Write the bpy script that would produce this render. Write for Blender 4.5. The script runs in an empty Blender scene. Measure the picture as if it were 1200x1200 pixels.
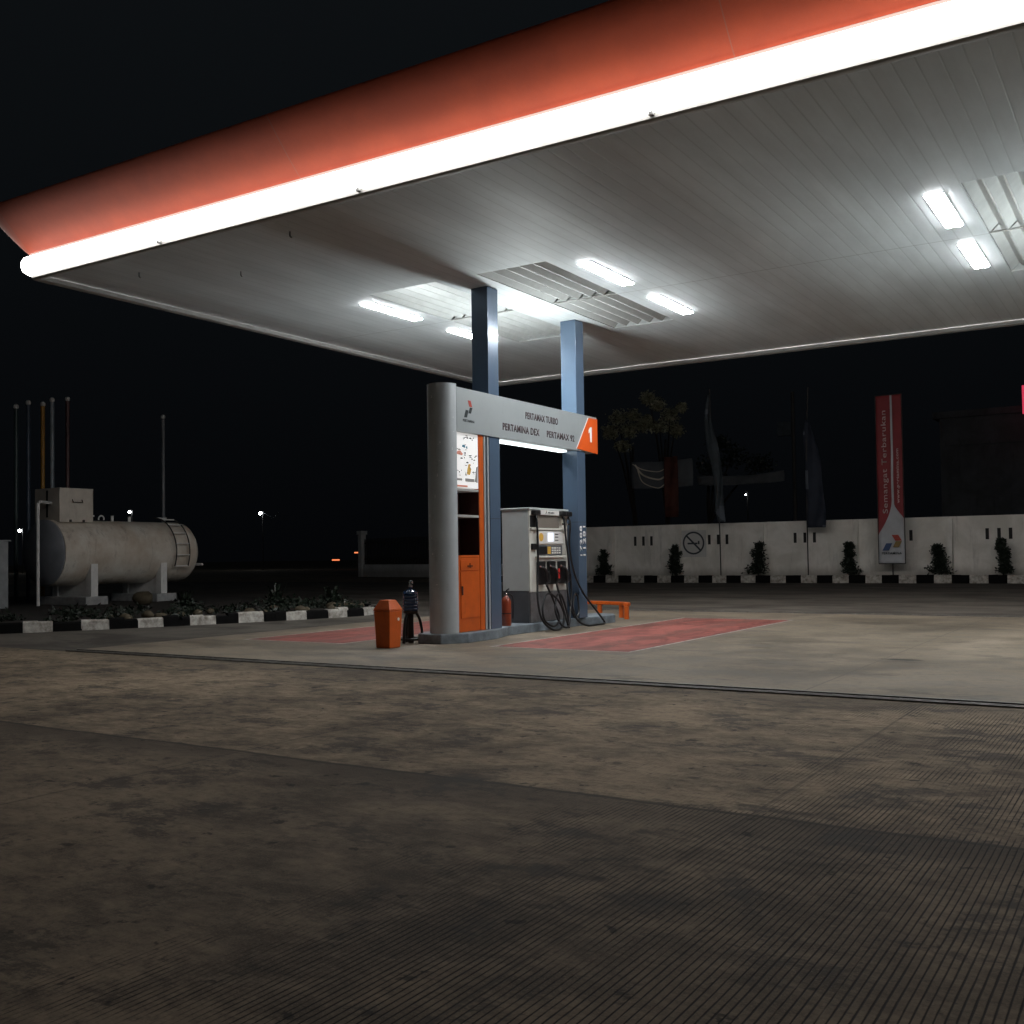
import bpy, bmesh, math, random
from mathutils import Vector, Matrix, noise as mnoise
random.seed(11)
S = bpy.context.scene
COL = S.collection
PI = math.pi
rad = math.radians

# ------------------------------------------------------------------ materials
def mat(name, col, rough=0.6, metal=0.0, var=0.0, vscale=3.0, col2=None, bump=0.0, bscale=40.0,
        emit=None, estr=0.0, spec=0.5, coat=0.0, detail=6.0, rvar=0.0):
    m = bpy.data.materials.new(name); m.use_nodes = True
    nt = m.node_tree; b = nt.nodes['Principled BSDF']
    b.inputs['Roughness'].default_value = rough
    b.inputs['Metallic'].default_value = metal
    b.inputs['Specular IOR Level'].default_value = spec
    b.inputs['Coat Weight'].default_value = coat
    b.inputs['Coat Roughness'].default_value = 0.08
    b.inputs['Base Color'].default_value = (*col, 1)
    if var > 0 or bump > 0:
        tc = nt.nodes.new('ShaderNodeTexCoord')
    if var > 0:
        n = nt.nodes.new('ShaderNodeTexNoise'); n.inputs['Scale'].default_value = vscale
        n.inputs['Detail'].default_value = detail; n.inputs['Roughness'].default_value = 0.65
        nt.links.new(tc.outputs['Object'], n.inputs['Vector'])
        r = nt.nodes.new('ShaderNodeValToRGB')
        r.color_ramp.elements[0].position = 0.32; r.color_ramp.elements[1].position = 0.68
        c2 = col2 if col2 else tuple(c*(1-var) for c in col)
        r.color_ramp.elements[0].color = (*c2, 1); r.color_ramp.elements[1].color = (*col, 1)
        nt.links.new(n.outputs['Fac'], r.inputs['Fac']); nt.links.new(r.outputs['Color'], b.inputs['Base Color'])
        if rvar > 0:
            mr = nt.nodes.new('ShaderNodeMapRange'); mr.inputs['From Min'].default_value = .3; mr.inputs['From Max'].default_value = .7
            mr.inputs['To Min'].default_value = rough+rvar; mr.inputs['To Max'].default_value = rough
            nt.links.new(n.outputs['Fac'], mr.inputs['Value']); nt.links.new(mr.outputs['Result'], b.inputs['Roughness'])
    if bump > 0:
        n2 = nt.nodes.new('ShaderNodeTexNoise'); n2.inputs['Scale'].default_value = bscale; n2.inputs['Detail'].default_value = 5
        nt.links.new(tc.outputs['Object'], n2.inputs['Vector'])
        bp = nt.nodes.new('ShaderNodeBump'); bp.inputs['Strength'].default_value = bump; bp.inputs['Distance'].default_value = 0.01
        nt.links.new(n2.outputs['Fac'], bp.inputs['Height']); nt.links.new(bp.outputs['Normal'], b.inputs['Normal'])
    if emit:
        b.inputs['Emission Color'].default_value = (*emit, 1); b.inputs['Emission Strength'].default_value = estr
    return m

class NT:
    """small helper to write node graphs"""
    def __init__(s, m): s.nt = m.node_tree; s.b = s.nt.nodes['Principled BSDF']
    def n(s, t, **k):
        x = s.nt.nodes.new(t)
        for a, v in k.items(): setattr(x, a, v)
        return x
    def put(s, sock, v):
        if isinstance(v, (int, float)): sock.default_value = v
        elif isinstance(v, tuple): sock.default_value = (*v, 1) if len(v) == 3 and sock.type == 'RGBA' else v
        else: s.nt.links.new(v, sock)
    def math(s, op, a, b=0.0, c=None, clamp=False):
        x = s.n('ShaderNodeMath', operation=op, use_clamp=clamp); s.put(x.inputs[0], a); s.put(x.inputs[1], b)
        if c is not None: s.put(x.inputs[2], c)
        return x.outputs[0]
    def rng(s, v, a, b, c=0.0, d=1.0, smooth=True):
        x = s.n('ShaderNodeMapRange'); x.interpolation_type = 'SMOOTHSTEP' if smooth else 'LINEAR'
        s.put(x.inputs['Value'], v)
        for k, q in zip(('From Min', 'From Max', 'To Min', 'To Max'), (a, b, c, d)): x.inputs[k].default_value = q
        return x.outputs['Result']
    def noise(s, vec, scale, detail=5, rough=.6, dist=0.0):
        x = s.n('ShaderNodeTexNoise'); s.put(x.inputs['Vector'], vec); x.inputs['Scale'].default_value = scale
        x.inputs['Detail'].default_value = detail; x.inputs['Roughness'].default_value = rough; x.inputs['Distortion'].default_value = dist
        return x.outputs['Fac']
    def mix(s, f, a, b, blend='MIX'):
        x = s.n('ShaderNodeMix', data_type='RGBA', blend_type=blend); s.put(x.inputs[0], f); s.put(x.inputs[6], a); s.put(x.inputs[7], b)
        return x.outputs[2]
    def scalevec(s, v, sc):
        x = s.n('ShaderNodeVectorMath', operation='MULTIPLY'); s.put(x.inputs[0], v); x.inputs[1].default_value = sc
        return x.outputs[0]
    def bump(s, h, st=.5, d=.01):
        x = s.n('ShaderNodeBump'); x.inputs['Strength'].default_value = st; x.inputs['Distance'].default_value = d
        s.put(x.inputs['Height'], h); s.nt.links.new(x.outputs['Normal'], s.b.inputs['Normal'])
    def pos(s):
        g = s.n('ShaderNodeNewGeometry'); sp = s.n('ShaderNodeSeparateXYZ'); s.nt.links.new(g.outputs['Position'], sp.inputs[0])
        return g.outputs['Position'], sp.outputs[0], sp.outputs[1], sp.outputs[2]

def ground_mat():
    m = mat('grooved_concrete', (.2, .16, .12), rough=.8, spec=.3); g = NT(m)
    P, x, y, z = g.pos()
    big = g.noise(P, .45, 5, .6, .2)
    mid = g.noise(g.scalevec(P, (.8, 1.25, 1)), 2.6, 10, .78, .15)
    fine = g.noise(g.scalevec(P, (.7, 1.3, 1)), 13, 7, .8)
    grit = g.noise(P, 110, 4, .8)
    tone = g.math('ADD', g.math('MULTIPLY', big, .45), g.math('MULTIPLY', mid, .55))
    c = g.mix(g.rng(tone, .38, .62), (.062, .048, .033), (.325, .252, .172))
    c = g.mix(g.math('MULTIPLY', g.rng(fine, .46, .66), .55), c, (.055, .043, .031))
    c = g.mix(g.math('MULTIPLY', g.rng(grit, .50, .68), .45), c, (.40, .32, .23))
    # slabs cast at different times: the nearest row is darker
    wob = g.math('MULTIPLY', g.math('SUBTRACT', g.noise(P, 1.1, 4), .5), .10)
    yj = g.math('ADD', y, wob)
    near = g.rng(yj, 5.17, 5.21, 1, 0, False)
    c = g.mix(g.math('MULTIPLY', near, .28), c, (.05, .042, .034))
    # oil and tyre stains
    st = g.noise(g.scalevec(P, (.8, 1.1, 1)), 1.5, 10, .80, .15)
    c = g.mix(g.math('MULTIPLY', g.rng(st, .515, .60), .74), c, (.030, .025, .019))
    jd = g.math('MULTIPLY', g.rng(yj, 4.62, 5.19, 0, 1), g.rng(yj, 5.19, 5.20, 1, 0))
    c = g.mix(g.math('MULTIPLY', g.math('MULTIPLY', jd, g.rng(mid, .38, .56)), .7), c, (.024, .021, .017))
    sp = g.noise(P, 6.0, 4, .6, .25)
    c = g.mix(g.math('MULTIPLY', g.rng(sp, .63, .69), .8), c, (.018, .016, .013))
    # raked grooves filled with dirt, running along the canopy depth
    wav = g.math('ADD', x, g.math('MULTIPLY', g.noise(g.scalevec(P, (.5, .5, 0)), 1.5, 3), .022))
    ph = g.math('FRACT', g.math('DIVIDE', wav, .029))
    tri = g.math('ABSOLUTE', g.math('SUBTRACT', ph, .5))
    idn = g.math('FLOOR', g.math('DIVIDE', wav, .029))
    cmb = g.n('ShaderNodeCombineXYZ'); g.put(cmb.inputs[0], g.math('MULTIPLY', idn, 3.7)); g.put(cmb.inputs[1], g.math('MULTIPLY', y, 1.6))
    brk = g.noise(cmb.outputs[0], 1.0, 4, .7)
    wv = g.math('MULTIPLY', g.math('SUBTRACT', brk, .5), .22)
    gr = g.rng(g.math('SUBTRACT', tri, wv), .05, .17, 1, 0)
    worn = g.math('ADD', g.math('MULTIPLY', g.math('SUBTRACT', g.noise(g.scalevec(P, (1, .6, 1)), 1.1, 9, .78, .2), .5), 1.6), .5)
    side = g.rng(x, -4.4, -.6, -.24, .24)
    side = g.math('SUBTRACT', side, g.rng(y, 5.19, 5.3, 0, .16))
    msk = g.rng(g.math('ADD', worn, side), .38, .62)
    msk = g.math('MULTIPLY', msk, g.rng(brk, .24, .42))
    faint = g.math('MULTIPLY', g.rng(brk, .45, .6), .16)
    msk = g.math('MAXIMUM', msk, faint)
    msk = g.math('MULTIPLY', msk, g.rng(y, 9.3, 10.0, 1, 0))
    grm = g.math('MULTIPLY', gr, msk)
    c = g.mix(g.math('MULTIPLY', grm, .95), c, (.007, .006, .005))
    # joints
    def line(v, at, w): return g.rng(g.math('ABSOLUTE', g.math('SUBTRACT', v, at)), w*.5, w, 1, 0)
    j = line(yj, 5.19, .03)
    xw = g.math('ADD', x, g.math('MULTIPLY', g.math('SUBTRACT', g.noise(P, .9, 3), .5), .04))
    for at in (-5.55, -9.2, -12.9, -1.85, 1.9):
        j = g.math('MAXIMUM', j, g.math('MULTIPLY', line(xw, at, .016), .55))
    c = g.mix(g.math('MULTIPLY', j, .75), c, (.03, .026, .022))
    # dirt along the drain edge
    dirt = g.math('MULTIPLY', g.rng(y, 8.6, 9.7, 0, .5), g.rng(y, 9.9, 9.95, 1, 0))
    c = g.mix(g.math('MULTIPLY', dirt, g.rng(mid, .35, .6)), c, (.05, .042, .035))
    g.put(g.b.inputs['Base Color'], c)
    h = g.math('SUBTRACT', g.math('MULTIPLY', fine, .5), g.math('MULTIPLY', grm, 1.2))
    g.bump(g.math('ADD', h, g.math('MULTIPLY', grit, .4)), .55, .008)
    g.put(g.b.inputs['Roughness'], g.rng(st, .5, .7, .92, .78))
    return m

def apron_mat():
    m = mat('apron_concrete', (.3, .3, .26), rough=.7, spec=.4); g = NT(m)
    P, x, y, z = g.pos()
    big = g.noise(P, .35, 4, .6, .5); mid = g.noise(g.scalevec(P, (.7, 1, 1)), 1.5, 10, .77, .2)
    fine = g.noise(g.scalevec(P, (.7, 1.3, 1)), 12, 7, .8); grit = g.noise(P, 100, 4, .8)
    tone = g.math('ADD', g.math('MULTIPLY', big, .4), g.math('MULTIPLY', mid, .6))
    c = g.mix(g.rng(tone, .38, .60), (.102, .082, .057), (.262, .213, .157))
    c = g.mix(g.math('MULTIPLY', g.rng(fine, .48, .68), .45), c, (.055, .050, .038))
    st = g.noise(g.scalevec(P, (.6, 1.1, 1)), 1.2, 9, .77, .25)
    c = g.mix(g.math('MULTIPLY', g.rng(st, .52, .66), .6), c, (.042, .039, .031))
    sp = g.noise(g.scalevec(P, (1, 1.6, 1)), 2.3, 3, .5, 1.0)
    c = g.mix(g.math('MULTIPLY', g.rng(sp, .71, .76), .75), c, (.04, .037, .03))
    dx = g.math('DIVIDE', g.math('SUBTRACT', x, -2.78), .30); dy = g.math('DIVIDE', g.math('SUBTRACT', y, 13.3), .10)
    dd = g.math('ADD', g.math('ADD', g.math('MULTIPLY', dx, dx), g.math('MULTIPLY', dy, dy)), g.math('MULTIPLY', g.noise(P, 9, 3), 1.2))
    c = g.mix(g.math('MULTIPLY', g.rng(dd, 1.0, 1.5, 1, 0), .9), c, (.012, .011, .010))
    c = g.mix(g.math('MULTIPLY', g.rng(grit, .5, .72), .3), c, (.22, .215, .19))
    def line(v, at, w): return g.rng(g.math('ABSOLUTE', g.math('SUBTRACT', v, at)), w*.5, w, 1, 0)
    j = line(x, -6.0, .012)
    for at in (-3.0,): j = g.math('MAXIMUM', j, line(x, at, .012))
    j = g.math('MAXIMUM', j, line(y, 16.0, .012))
    c = g.mix(g.math('MULTIPLY', j, .5), c, (.07, .065, .055))
    g.put(g.b.inputs['Base Color'], c)
    g.bump(g.math('ADD', fine, g.math('MULTIPLY', grit, .5)), .35, .006)
    g.put(g.b.inputs['Roughness'], g.rng(mid, .35, .65, .55, .8))
    return m

def pad_mat():
    m = mat('worn_red_paint', (.3, .06, .05), rough=.7, spec=.4); g = NT(m)
    P, x, y, z = g.pos()
    mid = g.noise(g.scalevec(P, (1.4, .7, 1)), 1.6, 7, .7, .8); fine = g.noise(P, 18, 6, .75); st = g.noise(P, 5, 6, .75, .5)
    c = g.mix(g.rng(mid, .36, .64), (.16, .045, .036), (.33, .098, .078))
    c = g.mix(g.math('MULTIPLY', g.rng(fine, .52, .72), .45), c, (.13, .075, .06))
    c = g.mix(g.math('MULTIPLY', g.rng(st, .60, .68), .7), c, (.20, .17, .135))
    xs = g.math('SUBTRACT', g.math('FRACT', g.math('DIVIDE', g.math('ADD', x, 20.22), 1.15)), .5)
    lane = g.rng(g.math('ADD', g.math('ABSOLUTE', xs), g.math('MULTIPLY', g.math('SUBTRACT', mid, .5), .7)), .10, .26, 1, 0)
    c = g.mix(g.math('MULTIPLY', g.math('MULTIPLY', lane, g.rng(fine, .38, .6)), .5), c, (.12, .085, .07))
    g.put(g.b.inputs['Base Color'], c); g.bump(fine, .35, .005)
    return m

def ceiling_mat():
    m = mat('ceiling_planks', (.62, .63, .61), rough=.6, spec=.4); g = NT(m)
    P, x, y, z = g.pos()
    ph = g.math('FRACT', g.math('DIVIDE', x, .20))
    tri = g.math('ABSOLUTE', g.math('SUBTRACT', ph, .5))
    groove = g.rng(tri, .43, .49)
    idn = g.math('FLOOR', g.math('DIVIDE', g.math('ADD', x, .1), .20))
    wn = g.n('ShaderNodeTexWhiteNoise', noise_dimensions='1D'); g.put(wn.inputs['W'], idn)
    dirt = g.noise(g.scalevec(P, (1, .25, 1)), 1.4, 6, .65)
    c = g.mix(g.rng(dirt, .35, .7), (.46, .49, .505), (.56, .595, .61))
    c = g.mix(g.math('MULTIPLY', wn.outputs['Value'], .16), c, (.38, .40, .41))
    c = g.mix(g.math('MULTIPLY', groove, .22), c, (.12, .12, .115))
    seam = g.rng(g.math('ABSOLUTE', g.math('SUBTRACT', y, 15.82)), .008, .014, 1, 0)
    c = g.mix(g.math('MULTIPLY', seam, .6), c, (.15, .15, .14))
    g.put(g.b.inputs['Base Color'], c)
    prof = g.math('SUBTRACT', g.math('MULTIPLY', g.math('POWER', g.math('MULTIPLY', tri, 2), 2), -.35), groove)
    g.bump(prof, .22, .010)
    return m

def fascia_mat():
    m = mat('fascia_red', (.55, .10, .045), rough=.6, spec=.3); g = NT(m)
    P, x, y, z = g.pos()
    d = g.noise(P, 1.5, 6, .7); f = g.noise(P, 60, 3, .7)
    c = g.mix(g.rng(d, .35, .7), (.40, .056, .016), (.48, .070, .020))
    c = g.mix(g.math('MULTIPLY', g.rng(f, .5, .8), .25), c, (.34, .115, .085))
    g.b.inputs['Sheen Weight'].default_value = .5; g.b.inputs['Sheen Roughness'].default_value = .45; g.b.inputs['Sheen Tint'].default_value = (1, .80, .76, 1)
    seam = g.rng(g.math('ABSOLUTE', g.math('SUBTRACT', g.math('FRACT', g.math('DIVIDE', g.math('ADD', x, 3.35), 5.6)), .5)), .4985, .4994)
    c = g.mix(g.math('MULTIPLY', seam, .8), c, (.34, .12, .08))
    g.put(g.b.inputs['Base Color'], c)
    return m

def wall_mat(name, a, b, streak=True):
    m = mat(name, a, rough=.85, spec=.2); g = NT(m)
    P, x, y, z = g.pos()
    n1 = g.noise(P, .8, 6, .65, .5); n2 = g.noise(g.scalevec(P, (3, 3, .35)), 1.2, 6, .7)
    c = g.mix(g.rng(n1, .35, .65), b, a)
    if streak: c = g.mix(g.math('MULTIPLY', g.rng(n2, .52, .72), .4), c, tuple(q*.45 for q in b))
    low = g.rng(g.math('ADD', z, g.math('MULTIPLY', n2, .5)), .5, 1.0, .5, 0)
    c = g.mix(low, c, (.16, .14, .11))
    g.put(g.b.inputs['Base Color'], c); g.bump(g.noise(P, 25, 5), .3, .01)
    return m

def asphalt_mat():
    m = mat('worn_asphalt', (.07, .065, .06), rough=.85, spec=.25); g = NT(m)
    P, x, y, z = g.pos()
    mid = g.noise(g.scalevec(P, (.6, 1.2, 1)), .6, 8, .72, .6); fine = g.noise(P, 12, 6, .8)
    c = g.mix(g.rng(mid, .36, .64), (.050, .044, .038), (.120, .108, .092))
    c = g.mix(g.math('MULTIPLY', g.rng(fine, .48, .68), .4), c, (.035, .031, .027))
    g.put(g.b.inputs['Base Color'], c); g.bump(fine, .4, .006)
    return m
M = {}
M['asphalt'] = asphalt_mat()
M['ground'] = ground_mat(); M['apron'] = apron_mat(); M['pad'] = pad_mat(); M['ceiling'] = ceiling_mat(); M['fascia'] = fascia_mat()
M['wall'] = wall_mat('painted_wall', (.86, .84, .79), (.70, .68, .62))
M['corr'] = mat('corrugated_white', (.50, .515, .51), .35, var=.2, vscale=2.5, bump=.05)
M['trim'] = mat('pale_trim', (.40, .40, .385), .55, var=.25, vscale=4)
M['white_line'] = mat('worn_white_line', (.5, .49, .45), .8, var=.6, vscale=7)
M['strip'] = mat('lit_white_strip', (.9, .9, .88), .3, emit=(1, .975, .94), estr=9.5)
M['strip_rear_boost'] = mat('boosted_rear_strip', (.9, .9, .88), .3, emit=(1, .975, .94), estr=34.0)  # unseen rear side, glow boosted beyond the front strip to brighten the back wall
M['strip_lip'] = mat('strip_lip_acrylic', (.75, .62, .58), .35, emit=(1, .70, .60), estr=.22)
M['strip_cap_glow'] = mat('strip_cap_fascia_glow', (.8, .7, .66), .35, emit=(1, .9, .85), estr=2.2)  # unseen cap, weak glow added to shape the light on the fascia
M['lamp'] = mat('lit_diffuser', (.9, .9, .9), .3, emit=(.965, .985, 1.0), estr=82.0)
M['uptube'] = mat('lit_tube', (.9, .9, .9), .3, emit=(.93, 1.0, .99), estr=400.0)
M['undertube'] = mat('lit_tube_under', (.9, .9, .9), .3, emit=(.90, 1.0, 1.0), estr=2.2)
M['poster'] = mat('lit_poster', (.8, .8, .8), .4, emit=(1, .98, .95), estr=.30)
M['lampbody'] = mat('lamp_housing', (.7, .7, .7), .4)
M['column'] = mat('blue_grey_cladding', (.092, .138, .205), .25, metal=.2, var=.06, vscale=1.2, coat=.35)
M['silver'] = mat('silver_cladding', (.39, .425, .435), .36, metal=.3, var=.08, vscale=1.5, rvar=.05)
M['pillar'] = mat('silver_pillar', (.50, .54, .56), .4, metal=.1, var=.14, vscale=2.2, rvar=.05)
M['orange'] = mat('orange_paint', (.60, .105, .010), .42, var=.2, vscale=4, bump=.04)
M['orange_sign'] = mat('orange_panel', (.74, .11, .018), .4, var=.1, vscale=3)
M['orange_dark'] = mat('shaded_interior_handles', (.06, .014, .010), .7, var=.3, vscale=4)  # shade inside the shelves put into the colour; handles share it
M['slot_dark'] = mat('dark_gap', (.015, .015, .015), .8)
M['text'] = mat('dark_maroon_letters', (.035, .012, .014), .5)
M['text_white'] = mat('white_letters', (.85, .85, .83), .5)
M['black'] = mat('black_plastic', (.012, .012, .013), .42, var=.2, vscale=10)
M['rubber'] = mat('black_rubber', (.01, .01, .011), .38)
M['chrome'] = mat('bright_metal', (.7, .7, .7), .18, metal=1)
M['steel'] = mat('dull_steel', (.28, .28, .28), .45, metal=.7, var=.4, vscale=8)
M['disp'] = mat('dispenser_cream', (.66, .655, .59), .42, var=.15, vscale=3)
M['disp_side'] = mat('dispenser_silver', (.62, .66, .65), .4, metal=.15, var=.12, vscale=2)
M['disp_grey'] = mat('dispenser_dark_base', (.10, .105, .115), .5, var=.25, vscale=3)
M['disp_metal'] = mat('brushed_panel', (.30, .30, .31), .38, metal=.5, var=.5, vscale=5)
M['screen_grey'] = mat('grey_window', (.20, .18, .155), .25, var=.12, vscale=3)
M['screen_lit'] = mat('lit_display', (.5, .5, .55), .3, emit=(.85, .9, 1), estr=.75)
M['white_panel'] = mat('white_panel', (.68, .68, .65), .4)
M['yellow'] = mat('yellow_sticker', (.65, .38, .06), .5)
M['red'] = mat('red_plastic', (.55, .03, .025), .4)
M['extinguisher'] = mat('extinguisher_red', (.30, .05, .018), .35, var=.25, vscale=8, coat=.3)
M['island'] = mat('painted_plinth', (.21, .245, .275), .6, var=.5, vscale=5, bump=.15)
M['blue_jug'] = mat('blue_plastic', (.03, .07, .16), .18, coat=.5)
M['clear'] = mat('clear_plastic', (.45, .47, .48), .15, metal=.2)
M['drain'] = mat('drain_grate', (.03, .03, .03), .6, metal=.5, var=.6, vscale=12)
M['angle'] = mat('drain_angle', (.22, .21, .19), .6, metal=.3, var=.6, vscale=6)
M['tank'] = mat('tank_paint', (.72, .69, .62), .5, var=.4, vscale=1.3, col2=(.50, .42, .33), bump=.05, bscale=12)
M['tank_end_shade'] = mat('tank_end_shaded', (.22, .235, .26), .5, var=.3, vscale=1.5)  # end facing away from the lamps: its shade is put into the colour
M['tank_white'] = mat('saddle_white', (.78, .78, .76), .6, var=.2, vscale=4)
M['tank_box'] = mat('valve_box_paint', (.66, .61, .53), .5, var=.25, vscale=2.5)
M['footing'] = mat('footing_concrete', (.42, .43, .43), .8, var=.4, vscale=5)
M['dark_iron'] = mat('dark_iron', (.03, .027, .025), .55)
M['kerb_white'] = mat('kerb_white', (.60, .58, .53), .85, var=.6, vscale=7, col2=(.17, .15, .125), bump=.5, bscale=18)
M['kerb_black'] = mat('kerb_black', (.006, .006, .006), .9, var=.3, vscale=6, bump=.2, spec=.1)
M['soil'] = mat('soil', (.018, .014, .010), .95, var=.5, vscale=3, bump=.8, bscale=9)
M['stone'] = mat('garden_stone', (.085, .068, .04), .8, var=.4, vscale=6, bump=.3, bscale=12)
M['leaf'] = mat('leaf_green', (.035, .055, .018), .45, var=.4, vscale=5)
M['leaf_dark'] = mat('leaf_dark', (.012, .022, .012), .55, var=.4, vscale=5)
M['leaf_lit'] = mat('leaf_lit_speckle', (.50, .49, .32), .25, var=.9, vscale=3.2, col2=(.035, .036, .018), coat=.6, detail=8)  # pale and dark speckle paints lit leaf clusters into the colour
M['bark'] = mat('bark', (.018, .015, .012), .95, var=.4, vscale=8, bump=.4)
M['flag_teal'] = mat('flag_cloth_teal', (.07, .09, .105), .8, var=.6, vscale=1.6)
M['flag_navy'] = mat('flag_cloth_navy', (.022, .03, .05), .8, var=.4, vscale=2)
M['flag_mark'] = mat('flag_mark', (.12, .14, .17), .8)
M['banner_red'] = mat('banner_red', (.30, .040, .046), .7, var=.25, vscale=1.5)
M['banner_white'] = mat('banner_white', (.55, .57, .60), .7, var=.25, vscale=1.5)
M['banner_txt'] = mat('banner_letters', (.62, .50, .48), .7)
M['logo_blue'] = mat('logo_blue', (.03, .07, .18), .6)
M['logo_red'] = mat('logo_red', (.40, .05, .03), .6)
M['logo_gold'] = mat('logo_gold', (.25, .17, .05), .6)
M['logo_dark'] = mat('logo_dark', (.012, .02, .022), .5)
M['bld'] = wall_mat('building_render', (.075, .082, .09), (.055, .06, .065))
M['glass'] = mat('dark_glass', (.01, .012, .014), .1)
M['lowwall'] = wall_mat('low_wall_paint', (.82, .83, .82), (.66, .67, .66))
M['fabric_grey'] = mat('hanging_cloth', (.15, .165, .18), .8, var=.3, vscale=2)
M['fabric_pale'] = mat('pale_cloth', (.11, .12, .13), .8, var=.4, vscale=1.5)
M['rope'] = mat('pale_rope', (.85, .78, .66), .8)
M['lamp_far'] = mat('lit_street_lamp', (.9, .9, .9), .3, emit=(.9, .96, 1), estr=60)
M['lamp_warm'] = mat('lit_warm_lamp', (.9, .8, .6), .3, emit=(1, .84, .50), estr=420)
M['amber'] = mat('lit_amber', (.9, .4, .2), .3, emit=(1, .25, .09), estr=1.1)
M['redglow'] = mat('lit_red_sign', (.8, .1, .15), .4, emit=(1, .06, .14), estr=.45)
M['pole_teal'] = mat('pole_teal', (.05, .085, .09), .4, var=.3, vscale=3)
M['pole_blue'] = mat('pole_blue_grey', (.07, .10, .15), .4, var=.3, vscale=3)
M['pole_yellow'] = mat('pole_ochre', (.50, .25, .03), .4, var=.3, vscale=3)
M['pole_pale'] = mat('pole_pale_blue', (.38, .45, .50), .4, var=.3, vscale=3)
M['pole_maroon'] = mat('pole_maroon', (.14, .07, .07), .4, var=.3, vscale=3)
M['pole_grey'] = mat('pole_grey', (.22, .24, .26), .4, var=.3, vscale=3)
M['cab_grey'] = mat('cabinet_grey', (.30, .32, .33), .5, var=.3, vscale=3)
M['pink'] = mat('salmon_ink', (.75, .30, .22), .6); M['ink'] = mat('dark_ink', (.04, .05, .06), .6)
M['inkblue'] = mat('blue_ink', (.05, .2, .3), .6); M['inkgrey'] = mat('grey_ink', (.3, .29, .28), .6); M['inkgold'] = mat('gold_ink', (.7, .42, .08), .6)

def scuff(key, amt=.5, dark=(.05, .04, .03), sx=7.0, sz=1.1, lo=.56, hi=.70):
    g = NT(M[key]); b = g.b.inputs['Base Color']
    src = b.links[0].from_socket if b.is_linked else tuple(b.default_value)[:3]
    P, x, y, z = g.pos()
    n = g.noise(g.scalevec(P, (sx, sx, sz)), 1.6, 8, .75, .4); f = g.noise(P, 34, 4, .8)
    m = g.math('MULTIPLY', g.rng(n, lo, hi), g.rng(f, .34, .6))
    g.put(b, g.mix(g.math('MULTIPLY', m, amt), src, dark))
for k_, a_ in (('orange', .55), ('pillar', .35), ('silver', .22), ('disp_side', .3), ('disp', .3), ('column', .25), ('island', .6), ('tank_white', .5), ('cab_grey', .4), ('disp_metal', .5)): scuff(k_, a_)
scuff('tank', .55, (.10, .065, .04), 2.2, .35, .52, .66); scuff('tank_box', .45, (.12, .075, .045), 5, .5, .54, .68); scuff('orange', .3, (.8, .55, .4), 30, 12, .66, .74)
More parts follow.
